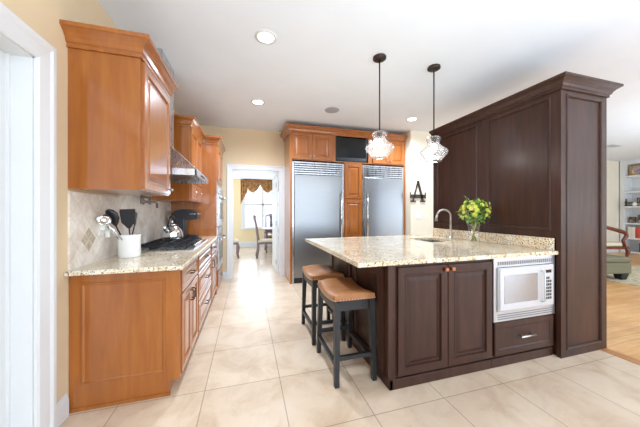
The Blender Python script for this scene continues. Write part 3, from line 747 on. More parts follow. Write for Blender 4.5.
for k in range(3): MB().box(3.268 + k * 0.048, 3.296 + k * 0.048, LY - 0.010, LY - 0.0062, 1.17, 1.237, 0.001).build('rocker', M['trim'], t)

# ------------------------------------------------------------------ island
IX, IY, CZ = 0.972, 1.615, 0.910
YI = 2.92
def esp(m, name, t): return m.build(name, M['espresso'], t)
t = thing('island_cabinet', 'espresso double-door island cabinet at the stool end', 'cabinet', (1.44, 2.26, 0))
m = MB(); m.box(IX + 0.01, 1.925, IY, YI, 0.085, CZ); m.box(IX + 0.03, 1.925, IY + 0.03, YI - 0.02, 0.0, 0.085); esp(m, 'body', t)
m = MB(); m.box(IX + 0.014, 1.925, IY - 0.004, IY + 0.03, 0.0, 0.075, 0.003); m.box(IX + 0.012, IX + 0.04, IY - 0.004, YI - 0.01, 0.0, 0.075, 0.003); esp(m, 'plinth', t)
m = MB(); m.box(IX - 0.003, IX + 0.05, IY - 0.012, IY + 0.001, 0.08, CZ, 0.003); esp(m, 'corner_stile', t)
for a, b, kx_ in ((1.045, 1.478, 1.450), (1.483, 1.918, 1.511)):
    d = esp(MB().panel('-Y', IY, a, b, 0.10, 0.886, raised(0.062, 0.022)), 'door', t)
    m = MB(); m.box(kx_ - 0.016, kx_ + 0.016, IY - 0.05, IY - 0.034, 0.838, 0.866, 0.004); m.tube([(kx_, IY - 0.022, 0.852), (kx_, IY - 0.036, 0.852)], 0.007); m.build('knob', M['copper'], d)
for i, (a, b) in enumerate(((IY + 0.06, 2.25), (2.29, YI - 0.02))):
    esp(MB().panel('-X', IX + 0.01, a, b, 0.10, 0.895, framed(0.075)), 'side_panel', t)
t = thing('outlet', 'dark outlet plate on the island side behind the near stool', 'outlet', (IX, 1.85, 0.72))
MB().box(IX - 0.006, IX + 0.0015, 1.80, 1.875, 0.68, 0.80, 0.002).build('plate', M['darkmetal'], t)
for z in (0.715, 0.765): MB().box(IX - 0.008, IX - 0.0062, 1.82, 1.855, z - 0.014, z + 0.014, 0.001).build('socket', M['blackplastic'], t)
# microwave cabinet (hollow)
t = thing('microwave_cabinet', 'espresso island cabinet with a drawer under the microwave', 'cabinet', (2.29, 2.26, 0))
X0, X1 = 1.928, 2.642
m = MB(); m.box(X0, X0 + 0.018, IY, YI, 0.085, CZ); m.box(X1 - 0.018, X1, IY, YI, 0.085, CZ); m.box(X0 + 0.018, X1 - 0.018, YI - 0.018, YI, 0.085, CZ); m.box(X0 + 0.018, X1 - 0.018, IY, YI - 0.018, 0.085, 0.103)
m.box(X0 + 0.018, X1 - 0.018, IY, IY + 0.55, 0.378, 0.396); m.box(X0, X1, IY + 0.03, YI - 0.02, 0.0, 0.085)
m.box(X0 + 0.018, X1 - 0.018, IY, IY + 0.02, 0.10, 0.378); esp(m, 'body', t)
m = MB(); m.box(X0, X1, IY - 0.004, IY + 0.03, 0.0, 0.075, 0.003); esp(m, 'plinth', t)
d = esp(MB().panel('-Y', IY, X0 + 0.018, X1 - 0.018, 0.10, 0.374, [(0, 0), (0, 0.018), (0.004, 0.022), (0.045, 0.022), (0.05, 0.016), (0.055, 0.014)]), 'drawer', t)
m = MB(); zc = 0.243; xc = 2.28
m.tube([(xc - 0.06, IY - 0.022, zc), (xc - 0.06, IY - 0.05, zc)], 0.007); m.tube([(xc + 0.06, IY - 0.022, zc), (xc + 0.06, IY - 0.05, zc)], 0.007); m.tube([(xc - 0.085, IY - 0.05, zc), (xc + 0.085, IY - 0.05, zc)], 0.008, 10); m.build('pull', M['nickel'], d)
# microwave
t = thing('microwave', 'silver built-in microwave above the island drawer', 'microwave', (2.285, 1.9, 0.396))
MB().box(X0 + 0.05, X1 - 0.05, IY + 0.03, IY + 0.48, 0.3965, 0.86).build('oven_body', M['greyplastic'], t)
ya = IY - 0.022
m = MB(); a, b = X0 + 0.004, X1 - 0.004; z0, z1 = 0.384, 0.907; i0, i1, j0, j1 = a + 0.03, b - 0.03, 0.466, 0.832
m.box(a, b, ya, IY - 0.001, z0, j0); m.box(a, b, ya, IY - 0.001, j1, z1); m.box(a, i0, ya, IY - 0.001, j0, j1); m.box(i1, b, ya, IY - 0.001, j0, j1); m.build('trim_frame', M['mwsteel'], t)
m = MB()
for k in range(26): x = a + 0.04 + k * 0.0245; m.box(x, x + 0.017, ya - 0.0015, ya + 0.001, 0.848, 0.878)
m.build('top_vent', M['greyplastic'], t)
m = MB()
for k in range(3): m.box(a + 0.04, b - 0.04, ya - 0.0015, ya + 0.001, 0.400 + k * 0.018, 0.409 + k * 0.018)
m.build('bottom_vent', M['greyplastic'], t)
m = MB(); m.box(i0 + 0.004, i1 - 0.004, ya - 0.014, ya + 0.004, j0 + 0.004, j1 - 0.004, 0.006, 2); f = m.build('front_panel', M['silverwhite'], t)
d = MB().box(i0 + 0.012, i1 - 0.14, ya - 0.022, ya - 0.0142, j0 + 0.012, j1 - 0.012, 0.004, 2).build('door', M['silverwhite'], t)
N = Nodes('grey_door_glass'); setin(N.b, Base_Color=lin(140, 142, 146), Roughness=0.06, Metallic=0.7)
nz = N.n('ShaderNodeTexNoise', Scale=400.0); N.l(N.coord(), nz.inputs[0]); N.l(N.ramp(nz.outputs[0], [(0.4, lin(150, 152, 156)), (0.6, lin(186, 188, 192))]), N.b.inputs['Base Color']); M['doorglass'] = N.m
MB().box(i0 + 0.055, i1 - 0.215, ya - 0.0235, ya - 0.0222, j0 + 0.07, j1 - 0.065).build('door_window', M['doorglass'], d)
m = MB(); m.tube([(i1 - 0.165, ya - 0.022, j0 + 0.05), (i1 - 0.165, ya - 0.045, j0 + 0.06), (i1 - 0.165, ya - 0.045, j1 - 0.06), (i1 - 0.165, ya - 0.022, j1 - 0.05)], 0.008, 8); m.build('handle', M['silverwhite'], d)
cp = MB().box(i1 - 0.118, i1 - 0.03, ya - 0.0165, ya - 0.0142, j0 + 0.05, j1 - 0.035).build('keypad', M['silverwhite'], t)
MB().box(i1 - 0.108, i1 - 0.04, ya - 0.0178, ya - 0.0166, j1 - 0.075, j1 - 0.048).build('display', M['screen'], cp)
for r in range(7):
    for c_ in range(3):
        if (r, c_) == (6, 2): continue
        x = i1 - 0.108 + c_ * 0.024; z = j0 + 0.062 + r * 0.029
        MB().box(x, x + 0.019, ya - 0.0178, ya - 0.0166, z, z + 0.021).build('button', M['charcoal'], cp)
# tall pantry wall at the right end of the island
t = thing('pantry_tower', 'tall espresso panelled pantry standing at the right of the island', 'cabinet', (2.96, 2.33, 0))
TX0, TX1, TY0, TY1, TZ = 2.665, 3.265, 1.568, 3.14, 2.40
m = MB(); m.box(TX0, TX1, TY0, TY1, 0, TZ); esp(m, 'body', t)
FRM = [(0, 0), (0, 0.016), (0.064, 0.016), (0.068, 0.023), (0.078, 0.024), (0.086, 0.018), (0.090, 0.005)]
esp(MB().panel('-X', TX0, TY0 - 0.0, 2.332, 1.055, TZ, FRM), 'side_panel', t)
esp(MB().panel('-X', TX0, 2.336, TY1, 1.055, TZ, FRM), 'side_panel', t)
esp(MB().panel('-Y', TY0, TX0 - 0.016, TX1, 0.0, TZ, FRM), 'end_panel', t)
esp(MB().box(TX0 - 0.016, TX0, TY0, TY0 + 0.02, 0, 1.055), 'corner_strip', t)
for a, b in ((TY0 + 0.02, 2.35), (2.355, TY1 - 0.02)):
    d = esp(MB().panel('+X', TX1, a, b, 0.1, TZ - 0.03, raised(0.07)), 'door', t); knob(d, (TX1 + 0.02, b - 0.05 if a < 2 else a + 0.05, 1.0), (1, 0, 0))
m = MB().sweep([(TX0 - 0.016, TY1), (TX0 - 0.016, TY0 - 0.016), (TX1 + 0.0, TY0 - 0.016), (TX1 + 0.0, TY1)], crown_prof(2.365, 0.105, 0.078), 1)
esp(m, 'crown_moulding', t)
# island counter with sink opening
SX0, SX1, SY0, SY1 = 2.02, 2.42, 2.42, 3.0 - 0.12
m = MB(); cx0, cx1, cy0, cy1 = 0.722, 2.648, 1.572, 3.2; z0, z1 = 0.9105, 0.942
xs_, ys_ = (cx0, SX0, SX1, cx1), (cy0, SY0, SY1, cy1)
vt = {}
for k, z in enumerate((z0, z1)):
    for i, x in enumerate(xs_):
        for j, y in enumerate(ys_): vt[i, j, k] = m.bm.verts.new((x, y, z))
for k in (0, 1):
    for i in range(3):
        for j in range(3):
            if (i, j) != (1, 1): m.face([vt[i, j, k], vt[i + 1, j, k], vt[i + 1, j + 1, k], vt[i, j + 1, k]])
for a, b in [((i, 0), (i + 1, 0)) for i in range(3)] + [((i, 3), (i + 1, 3)) for i in range(3)] + [((0, j), (0, j + 1)) for j in range(3)] + [((3, j), (3, j + 1)) for j in range(3)] + [((1, 1), (2, 1)), ((1, 2), (2, 2)), ((1, 1), (1, 2)), ((2, 1), (2, 2))]:
    m.face([vt[a[0], a[1], 0], vt[b[0], b[1], 0], vt[b[0], b[1], 1], vt[a[0], a[1], 1]])
ed = [e for e in m.bm.edges if abs(e.verts[0].co.z - z1) < 1e-5 and abs(e.verts[1].co.z - z1) < 1e-5 and len([f for f in e.link_faces if abs(f.normal.z) < 0.5]) == 1]
m.bm.normal_update()
ed = [e for e in m.bm.edges if all(abs(v.co.z - z1) < 1e-5 for v in e.verts) and any(abs(f.normal.z) < 0.5 for f in e.link_faces)]
bmesh.ops.bevel(m.bm, geom=ed, offset=0.006, segments=2, profile=0.5, affect='EDGES')
tag(m.build('island_countertop', M['granite'], loc=(1.68, 2.38, 0.91)), 'speckled beige granite top of the island', 'countertop')
tag(MB().box(2.629, 2.6485, 1.600, 3.13, 0.9425, 1.052, 0.003).build('granite_upstand', M['granite'], loc=(2.64, 2.36, 0.932)), 'granite upstand along the foot of the espresso pantry panels', 'backsplash')
# sink
t = thing('sink', 'undermount steel sink in the island beside the faucet', 'sink', (2.22, 2.65, 0.70))
m = MB(); q = 0.004; a, b, c_, d_ = SX0 - q, SX1 + q, SY0 - q, SY1 + q
m.box(a, b, c_, d_, 0.70, 0.705); m.box(a - 0.004, a, c_, d_, 0.70, 0.909); m.box(b, b + 0.004, c_, d_, 0.70, 0.909); m.box(a, b, c_ - 0.004, c_, 0.70, 0.909); m.box(a, b, d_, d_ + 0.004, 0.70, 0.909); m.build('basin', M['steelv'], t)
m = MB(); m.lathe(2.22, 2.65, [(0.04, 0.705), (0.04, 0.708), (0.03, 0.709), (0.01, 0.707)]); m.build('drain', M['chrome'], t)
# faucet
fx, fy, fz = 2.53, 2.68, 0.942
t = thing('faucet', 'brushed nickel gooseneck faucet behind the island sink', 'faucet', (fx, fy, fz))
m = MB(); m.lathe(fx, fy, [(0.028, fz + 0.0005), (0.028, fz + 0.008), (0.02, fz + 0.016), (0.018, fz + 0.09), (0.016, fz + 0.10)]); m.build('base', M['nickel'], t)
m = MB(); dx, dy = -0.92, 0.39; R = 0.085
pts = [(fx, fy, fz + 0.09), (fx, fy, fz + 0.29)] + [(fx + dx * R * (1 - math.cos(a)), fy + dy * R * (1 - math.cos(a)), fz + 0.29 + R * math.sin(a)) for a in [PI * k / 12 for k in range(1, 12)]]
m.tube(pts, 0.0125, 12); m.build('spout', M['nickel'], t)
m = MB(); e = Vector(pts[-1]); m.tube([e, e + Vector((dx * 0.006, dy * 0.006, -0.03)), e + Vector((dx * 0.014, dy * 0.014, -0.085))], [0.013, 0.016, 0.019], 12); m.build('spray_head', M['nickel'], t)
m = MB(); m.tube([(fx, fy - 0.015, fz + 0.06), (fx - 0.005, fy - 0.04, fz + 0.065), (fx - 0.02, fy - 0.08, fz + 0.09)], [0.008, 0.007, 0.005], 8); m.build('lever', M['nickel'], t)

# vase and bouquet
vx, vy, vz = 2.42, 2.23, 0.942
t = thing('vase', 'clear glass vase of flowers on the island granite', 'vase', (vx, vy, vz))
m = MB(); m.lathe(vx, vy, [(0.05, vz + 0.0005), (0.056, vz + 0.01), (0.055, vz + 0.08), (0.052, vz + 0.13), (0.058, vz + 0.18), (0.075, vz + 0.215)], 28, True, False); m.build('glass', M['glass'], t)
t = thing('bouquet', 'bunch of yellow and green flowers standing in the glass vase', 'flowers', (vx, vy, vz + 0.02))
cb_ = Vector((vx, vy, vz + 0.345))
heads = []
for k in range(46):
    for _ in range(40):
        v = Vector((random.gauss(0, 1), random.gauss(0, 1), random.gauss(0.25, 0.8))).normalized()
        p = cb_ + Vector((v.x * 0.15, v.y * 0.15, v.z * 0.125)) * random.uniform(0.85, 1.05)
        if v.z > -0.55 and all((p - q).length > 0.042 for q in heads): heads.append(p); break
for k in range(9):
    a = 2 * PI * k / 9; m = MB()
    m.tube([(vx - 0.03 * math.cos(a), vy - 0.03 * math.sin(a), vz + 0.02), (vx + 0.012 * math.cos(a), vy + 0.012 * math.sin(a), vz + 0.17), (vx + 0.06 * math.cos(a), vy + 0.06 * math.sin(a), vz + 0.30)], 0.0045, 6); m.build('stem', M['stemmat'], t)
def leafgeo(m, p, d, L, wd):
    d = d.normalized(); s_ = d.cross(Vector((0.2, 0.1, 1))).normalized(); n = s_.cross(d)
    pts = [(0, 0, 0), (0.35, 0.5, 0.10), (0.7, 0.4, 0.10), (1, 0, -0.05), (0.7, -0.4, 0.10), (0.35, -0.5, 0.10)]
    vs = [m.bm.verts.new(p + d * L * a + s_ * wd * b + n * L * c) for a, b, c in pts]
    m.face([vs[0], vs[1], vs[5]]); m.face([vs[1], vs[2], vs[4], vs[5]]); m.face([vs[2], vs[3], vs[4]])
m1, m2 = MB(), MB()
for k in range(420):
    v = Vector((random.gauss(0, 1), random.gauss(0, 1), random.gauss(0.1, 0.9))).normalized()
    p = cb_ + Vector((v.x * 0.14, v.y * 0.14, v.z * 0.12)) * random.uniform(0.5, 1.0)
    leafgeo(m1 if k % 3 else m2, p, v + Vector((random.gauss(0, .5), random.gauss(0, .5), random.gauss(0, .5))), random.uniform(0.035, 0.06), random.uniform(0.018, 0.03))
for d in ((1, 0.1, 0.15), (0.9, -0.5, 0.5), (-0.7, -0.3, -0.5), (0.1, 0.6, 1), (-0.5, 0.2, 1), (0.8, 0.2, -0.35)):
    d = Vector(d).normalized(); p = cb_ + d * 0.12
    for q in range(4): leafgeo(m2, p + d * 0.018 * q, d + Vector((random.gauss(0, .5), random.gauss(0, .5), random.gauss(0, .5))), 0.04, 0.018)
for mm, mt in ((m1, 'leaf'), (m2, 'leaf2')):
    o = mm.build('foliage', M[mt], t); o['kind'] = 'stuff'
for k, p in enumerate(heads):
    d = (p - cb_).normalized(); q = d.to_track_quat('Z', 'Y').to_matrix().to_4x4(); T = Matrix.Translation(p) @ q
    m = MB(); r = random.uniform(0.020, 0.028)
    for ring, (n_, tilt, rr) in enumerate(((7, 0.35, r), (6, 0.9, r * 0.75))):
        for i in range(n_):
            a = 2 * PI * (i + ring * 0.5) / n_
            def Q(l, sd, h): 
                return T @ Vector((math.cos(a) * l - math.sin(a) * sd, math.sin(a) * l + math.cos(a) * sd, h))
            c_ = math.cos(tilt); s_ = math.sin(tilt)
            vs = [m.bm.verts.new(x) for x in (Q(0, 0, 0), Q(rr * .6 * c_, rr * .38, rr * .6 * s_), Q(rr * c_, rr * .2, rr * s_), Q(rr * c_, -rr * .2, rr * s_), Q(rr * .6 * c_, -rr * .38, rr * .6 * s_))]
            m.face(vs)
    m.ball(T @ Vector((0, 0, 0.004)), r * 0.3, u=8, v=6)
    m.build('flower', M['creampetal' if k % 5 == 0 else 'yellowpetal'], t)

# stools
def make_stool(x, y, label):
    t = thing('counter_stool', label, 'stool', (x, y, 0), 'saddle stools at the island')
    SW, SL = 0.165, 0.235
    def sz(v): return 0.028 * (v / SL) ** 2
    # cushion
    m = MB(); loops = []; NV = 14
    for j in range(NV + 1):
        v = -SL + 2 * SL * j / NV; b = 0.594 + sz(v); e = 1 - 0.16 * abs(v / SL) ** 6
        wd = SW * (1 if 0 < j < NV else 0.97)
        hgt = 0.062 if 0 < j < NV else 0.045
        prof = [(-wd, 0), (-wd - 0.004, 0.02), (-wd, 0.042), (-wd * 0.86, hgt - 0.006), (-wd * 0.4, hgt + 0.004), (0, hgt + 0.006), (wd * 0.4, hgt + 0.004), (wd * 0.86, hgt - 0.006), (wd, 0.042), (wd + 0.004, 0.02), (wd, 0)]
        loops.append([(x + p, y + v, b + q) for p, q in prof])
    m.loft(loops); c = m.build('seat_cushion', M['leather'], t)
    m = MB()
    for v in (-SL - 0.001, SL + 0.001):
        for k in range(15): m.ball((x - SW + 2 * SW * k / 14, y + v, 0.601 + sz(SL)), 0.0048, u=6, v=4)
    for u in (-SW - 0.002, SW + 0.002):
        for k in range(1, 20): v = -SL + 2 * SL * k / 20; m.ball((x + u, y + v, 0.601 + sz(v)), 0.0048, u=6, v=4)
    m.build('nailhead_trim', M['nickel'], c)
    # apron
    m = MB(); loops = []
    for sx in (-1, 1):
        loops = []
        for j in range(NV + 1):
            v = -SL + 0.008 + (2 * SL - 0.016) * j / NV; zt = 0.593 + sz(v)
            loops.append([(x + sx * (SW - 0.03), y + v, zt), (x + sx * (SW - 0.006), y + v, zt), (x + sx * (SW - 0.006), y + v, 0.535 + sz(v) * 0.5), (x + sx * (SW - 0.03), y + v, 0.535 + sz(v) * 0.5)])
        m.loft(loops, smooth=False)
    for sy in (-1, 1):
        m.box(x - SW + 0.03, x + SW - 0.03, y + sy * (SL - 0.03) - 0.011 , y + sy * (SL - 0.03) + 0.02, 0.54, 0.615)
    m.build('apron', M['blackwood'], t)
    def legp(sx, sy, z): 
        k = 1 - z / 0.6
        return Vector((x + sx * (SW - 0.024 + 0.012 * k), y + sy * (SL - 0.024 + 0.03 * k), z))
    for sx in (-1, 1):
        for sy in (-1, 1):
            m = MB(); m.bar(legp(sx, sy, 0), legp(sx, sy, 0.60 + 0.012), 0.034, 0.044); m.build('leg', M['blackwood'], t)
    for (a, b, z) in (((-1, -1), (1, -1), 0.20), ((-1, 1), (1, 1), 0.20), ((-1, -1), (-1, 1), 0.15), ((1, -1), (1, 1), 0.15)):
        m = MB(); m.bar(legp(*a, z), legp(*b, z), 0.028); m.build('stretcher', M['blackwood'], t)
    return t
s1 = make_stool(0.786, 2.0, 'black saddle stool with brown leather seat, nearer to the camera at the island')
s2 = copy_tree(s1); s2.location = (0.775, 2.62, 0); s2['label'] = 'black saddle stool with brown leather seat, farther one under the island overhang'

# ------------------------------------------------------------------ lamps
def pendant(x, y, label, ztop):
    t = thing('pendant_lamp', label, 'lamp', (x, y, ztop), 'glass pendants over the island')
    m = MB(); m.lathe(x, y, [(0.068, H - 0.0005), (0.068, H - 0.022), (0.05, H - 0.034), (0.012, H - 0.036)]); m.build('canopy', M['darkmetal'], t)
    m = MB(); m.tube([(x, y, H - 0.03), (x, y, ztop)], 0.0075, 8); m.build('rod', M['darkmetal'], t)
    m = MB(); m.lathe(x, y, [(0.03, ztop), (0.034, ztop - 0.012), (0.03, ztop - 0.03), (0.022, ztop - 0.06), (0.02, ztop - 0.085)]); m.build('socket', M['darkmetal'], t)
    m = MB(); z = ztop - 0.006
    m.lathe(x, y, [(r_ * 0.92, z - d_ * 0.93) for r_, d_ in [(0.035, 0), (0.066, 0.010), (0.084, 0.028), (0.086, 0.045), (0.076, 0.062), (0.068, 0.082), (0.072, 0.102), (0.098, 0.130), (0.140, 0.158), (0.160, 0.180), (0.163, 0.192), (0.150, 0.218), (0.120, 0.252), (0.095, 0.285), (0.090, 0.30)]], 40, False, False)
    m.build('glass_shade', M['seeded'], t)
    m = MB(); m.ball((x, y, ztop - 0.135), 0.036, 1.25); m.build('bulb', M['bulb'], t)
    d = bpy.data.lights.new('bulb_light', 'POINT'); d.energy = 5; d.color = (0.95, 0.95, 0.95); d.shadow_soft_size = 0.05
    o = bpy.data.objects.new('bulb_light', d); C.objects.link(o); o.parent = t; o.location = (0, 0, -0.2)
pendant(1.335, 2.38, 'seeded glass pendant lamp nearer the dining doorway, in front of the television', 2.14)
pendant(2.011, 2.375, 'seeded glass pendant lamp beside the espresso pantry top', 2.14)
for x, y, lab in ((0.169, 2.398, 'round recessed ceiling light nearest the camera'), (0.156, 3.847, 'round recessed ceiling light before the dining doorway'), (2.767, 3.807, 'round recessed ceiling light above the right refrigerator side')):
    t = thing('recessed_light', lab, 'ceiling light', (x, y, H), 'recessed lights in the kitchen ceiling')
    m = MB(); m.lathe(x, y, [(0.10, H - 0.0005), (0.10, H - 0.005), (0.075, H - 0.009), (0.072, H - 0.0008)], 32, False, False); m.build('trim_ring', M['trim'], t)
    m = MB(); m.lathe(x, y, [(0.073, H - 0.004), (0.02, H - 0.006), (0.002, H - 0.006)], 32); m.build('lens', M['lamp'], t)
    d = bpy.data.lights.new('recessed_spot', 'SPOT'); d.energy = 80 if y < 3 else 260; d.spot_size = 2.4 if y < 3 else 2.9; d.spot_blend = 0.9; d.color = (0.80, 0.94, 1.10); d.shadow_soft_size = 0.07
    o = bpy.data.objects.new('recessed_spot', d); C.objects.link(o); o.parent = t; o.location = (0, 0, -0.02)
t = thing('ceiling_speaker', 'round grey speaker grille set in the white ceiling', 'speaker', (1.30, 3.823, H))
m = MB(); m.lathe(1.30, 3.823, [(0.115, H - 0.0005), (0.115, H - 0.006), (0.105, H - 0.008)], 36, True, False); m.build('rim', M['speaker'], t)
m = MB(); m.lathe(1.30, 3.823, [(0.105, H - 0.007), (0.05, H - 0.010), (0.002, H - 0.011)], 36, False, True); m.build('grille', M['speaker'], t)
t = thing('ceiling_vent', 'white air vent in the living room ceiling', 'vent', (8.6, 3.98, H))
MB().box(8.4, 8.8, 3.88, 4.08, H - 0.008, H - 0.0005, 0.002).build('frame', M['trim'], t)
for k in range(6): MB().box(8.42, 8.78, 3.90 + k * 0.028, 3.912 + k * 0.028, H - 0.014, H - 0.008).build('slat', M['speaker'], t)

# ------------------------------------------------------------------ dining room furniture
def make_chair(x, y, rz, label, arms=False):
    t = thing('dining_chair', label, 'chair', (x, y, 0), 'dining chairs beyond the doorway')
    m = MB(); m.box(x - 0.24, x + 0.24, y - 0.23, y + 0.23, 0.44, 0.50, 0.02, 3); m.build('seat', M['cream'], t)
    m = MB(); m.box(x - 0.235, x + 0.235, y - 0.225, y + 0.225, 0.385, 0.44, 0.005); m.build('seat_frame', M['greywood'], t)
    for sx in (-1, 1):
        m = MB(); m.tube([(x + sx * 0.21, y - 0.20, 0.40), (x + sx * 0.225, y - 0.225, 0.30), (x + sx * 0.21, y - 0.205, 0.12), (x + sx * 0.22, y - 0.225, 0)], [0.036, 0.036, 0.022, 0.028], 8); m.build('leg', M['greywood'], t)
        m = MB(); m.tube([(x + sx * 0.20, y + 0.26, 0), (x + sx * 0.20, y + 0.215, 0.22), (x + sx * 0.20, y + 0.21, 0.48), (x + sx * 0.205, y + 0.26, 0.85), (x + sx * 0.20, y + 0.32, 1.16)], [0.026, 0.027, 0.032, 0.028, 0.024], 8); m.build('leg', M['greywood'], t)
    m = MB(); pts = [(x + 0.21 * k / 5, y + 0.32 - 0.015 * (k / 5) ** 2, 1.165 + 0.035 * math.cos(k / 5 * PI / 2 * 1.4)) for k in range(-5, 6)]; m.tube(pts, 0.024, 8); m.build('top_rail', M['greywood'], t)
    m = MB()
    loops = [[(x - hw, y + yy - 0.006, z), (x + hw, y + yy - 0.006, z), (x + hw, y + yy + 0.006, z), (x - hw, y + yy + 0.006, z)] for z, yy, hw in ((0.46, 0.215, 0.05), (0.65, 0.23, 0.035), (0.82, 0.255, 0.075), (1.0, 0.285, 0.05), (1.17, 0.32, 0.08))]
    m.loft(loops, smooth=False); m.build('back_splat', M['greywood'], t)
    t.rotation_euler = (0, 0, rz)
    return t
c1 = make_chair(0.52, 7.45, PI / 2, 'tall-backed grey wood dining chair in profile, centre of the doorway')
c2 = copy_tree(c1); c2.location = (0.86, 9.08, 0); c2.rotation_euler = (0, 0, 0); c2['label'] = 'grey wood dining chair behind the table, backed by the window'
c3 = copy_tree(c1); c3.location = (-0.47, 7.6, 0); c3.rotation_euler = (0, 0, PI / 2 + 0.1); c3['label'] = 'grey wood dining chair partly hidden by the left door jamb'
t = thing('dining_table', 'white-clothed dining table beyond the doorway, right of the tall chair', 'table', (1.25, 8.45, 0))
m = MB(); m.box(0.50, 2.0, 8.05, 8.85, 0.735, 0.765, 0.01, 2); m.build('tabletop', M['linen'], t)
m = MB(); m.box(0.55, 1.95, 8.1, 8.8, 0.64, 0.735); m.build('apron', M['greywood'], t)
for x, y in ((0.59, 8.14), (1.91, 8.14), (0.59, 8.76), (1.91, 8.76)):
    m = MB(); m.tube([(x, y, 0), (x, y, 0.1), (x, y, 0.45), (x, y, 0.64)], [0.03, 0.022, 0.038, 0.042], 10); m.build('leg', M['greywood'], t)
# swag valance
t = thing('curtain_valance', 'gold brown swagged curtain valance over the dining window', 'curtain', (0.5, 9.5, 2.4))
YV = YD - 0.12
def swag(x0, x1, drop):
    m = MB(); loops = []
    for i in range(9):
        f = i / 8
        row = []
        for j in range(17):
            u = j / 16; x = x0 + (x1 - x0) * u
            z = 2.43 - (0.06 + drop * f) * math.sin(PI * u) ** 0.8 * f - 0.04 * f
            row.append((x, YV - 0.03 - 0.035 * math.sin(PI * u) * (0.4 + f) - 0.012 * math.sin(i * 2.6), z))
        loops.append(row)
    m.loft(loops, False, False, closed=False); return m.build('swag', M['valance'], t)
swag(-0.1, 0.5, 0.34); swag(0.42, 1.02, 0.34); swag(0.94, 1.45, 0.34)
for x0, x1, zb in ((-0.22, 0.02, 1.55), (1.2, 1.45, 1.6)):
    m = MB(); loops = []
    for i in range(7):
        f = i / 6; row = []
        for j in range(13):
            u = j / 12; ln = (2.44 - zb) * (1 - 0.55 * (u if x0 < 0 else 1 - u))
            row.append((x0 + (x1 - x0) * u, YV - 0.05 - 0.02 * math.cos(u * PI * 6), 2.44 - ln * f))
        loops.append(row)
    m.loft(loops, False, False, closed=False); m.build('tail', M['valance'], t)
MB().box(-0.22, 1.47, YV - 0.03, YD - 0.001, 2.42, 2.45).build('board', M['valance'], t)

# ------------------------------------------------------------------ living room
tag(MB().box(6.5, 8.9, 0.2, 3.85, 0.0, 0.012, 0.004).build('rug', M['rug'], loc=(7.7, 2.0, 0)), 'beige patterned rug on the living room wood floor', 'rug')
t = thing('ottoman', 'olive green upholstered ottoman with dark foot, right of the pantry', 'ottoman', (6.45, 3.45, 0.0))
m = MB(); m.box(5.75, 7.15, 3.08, 3.82, 0.13, 0.34, 0.03, 3); m.build('base', M['olive'], t)
m = MB(); m.box(5.75, 7.15, 3.08, 3.82, 0.34, 0.44, 0.035, 3); m.build('cushion', M['olive'], t)
for x, y in ((5.85, 3.17), (7.03, 3.17), (5.85, 3.73), (7.03, 3.73)):
    m = MB(); m.loft([[(x + a * 0.05, y + b * 0.05, 0.013) for a, b in ((-1, -1), (1, -1), (1, 1), (-1, 1))], [(x + a * 0.075, y + b * 0.075, 0.13) for a, b in ((-1, -1), (1, -1), (1, 1), (-1, 1))]], smooth=False); m.build('foot', M['blackwood'], t)
t.rotation_euler = (0, 0, -0.22); t.location.x -= 0.13
t = thing('armchair', 'red mahogany scroll-arm chair with cream upholstery by the bookcase', 'armchair', (9.12, 4.46, 0))
ax, ay = 9.12, 4.46
m = MB(); m.box(ax - 0.34, ax + 0.34, ay - 0.3, ay + 0.3, 0.40, 0.50, 0.03, 3); m.build('seat', M['cream'], t)
m = MB(); m.box(ax - 0.36, ax + 0.36, ay - 0.32, ay + 0.32, 0.33, 0.40, 0.01); m.build('seat_rail', M['mahogany'], t)
m = MB(); m.box(ax - 0.42, ax - 0.30, ay - 0.28, ay + 0.28, 0.50, 1.02, 0.04, 3); m.build('backrest', M['cream'], t)
for sy in (-1, 1):
    y = ay + sy * 0.31
    m = MB(); m.tube([(ax - 0.38, y, 0.95), (ax - 0.1, y, 0.87), (ax + 0.16, y, 0.80), (ax + 0.30, y, 0.75), (ax + 0.33, y, 0.67), (ax + 0.24, y, 0.56), (ax + 0.28, y, 0.40)], [0.035, 0.045, 0.05, 0.045, 0.04, 0.035, 0.03], 10); m.build('arm', M['mahogany'], t)
    m = MB(); m.tube([(ax + 0.32, y, 0.38), (ax + 0.37, y, 0.28), (ax + 0.33, y, 0.10), (ax + 0.38, y, 0)], [0.05, 0.045, 0.025, 0.032], 10); m.build('leg', M['mahogany'], t)
    m = MB(); m.tube([(ax - 0.32, y, 0.38), (ax - 0.36, y, 0.18), (ax - 0.44, y, 0)], [0.04, 0.03, 0.025], 10); m.build('leg', M['mahogany'], t)
    m = MB(); m.tube([(ax - 0.34, y, 0.38), (ax - 0.37, y, 0.75), (ax - 0.44, y, 1.08)], [0.03, 0.03, 0.025], 10); m.build('back_post', M['mahogany'], t)
m = MB(); m.tube([(ax - 0.44, ay - 0.31, 1.07), (ax - 0.46, ay, 1.13), (ax - 0.44, ay + 0.31, 1.07)], 0.035, 10); m.build('crest_rail', M['mahogany'], t)
t.rotation_euler = (0, 0, -0.28)
# built-in bookcase
BX = 11.5
t = thing('bookcase', 'white built-in bookcase on the living room right wall', 'bookcase', (11.7, 4.2, 0))
m = MB(); m.box(XR - 0.03, XR - 0.001, 3.0, YB - 0.03, 0, 2.78); m.build('back_panel', M['trim'], t)
for y0, y1 in ((3.0, 3.05), (YB - 0.13, YB - 0.025)): MB().box(BX, XR - 0.03, y0, y1, 0, 2.78).build('side', M['trim'], t)
SH = (0.06, 0.48, 0.95, 1.47, 1.93, 2.43)
for z in SH: MB().box(BX - (0.16 if abs(z - 1.47) < 0.01 else 0.0), XR - 0.03, 3.05, YB - 0.13, z - 0.05, z).build('shelf', M['trim'], t)
m = MB(); m.box(BX, XR - 0.03, 3.0, YB - 0.025, 2.78, H - 0.002); m.build('top_fascia', M['trim'], t)
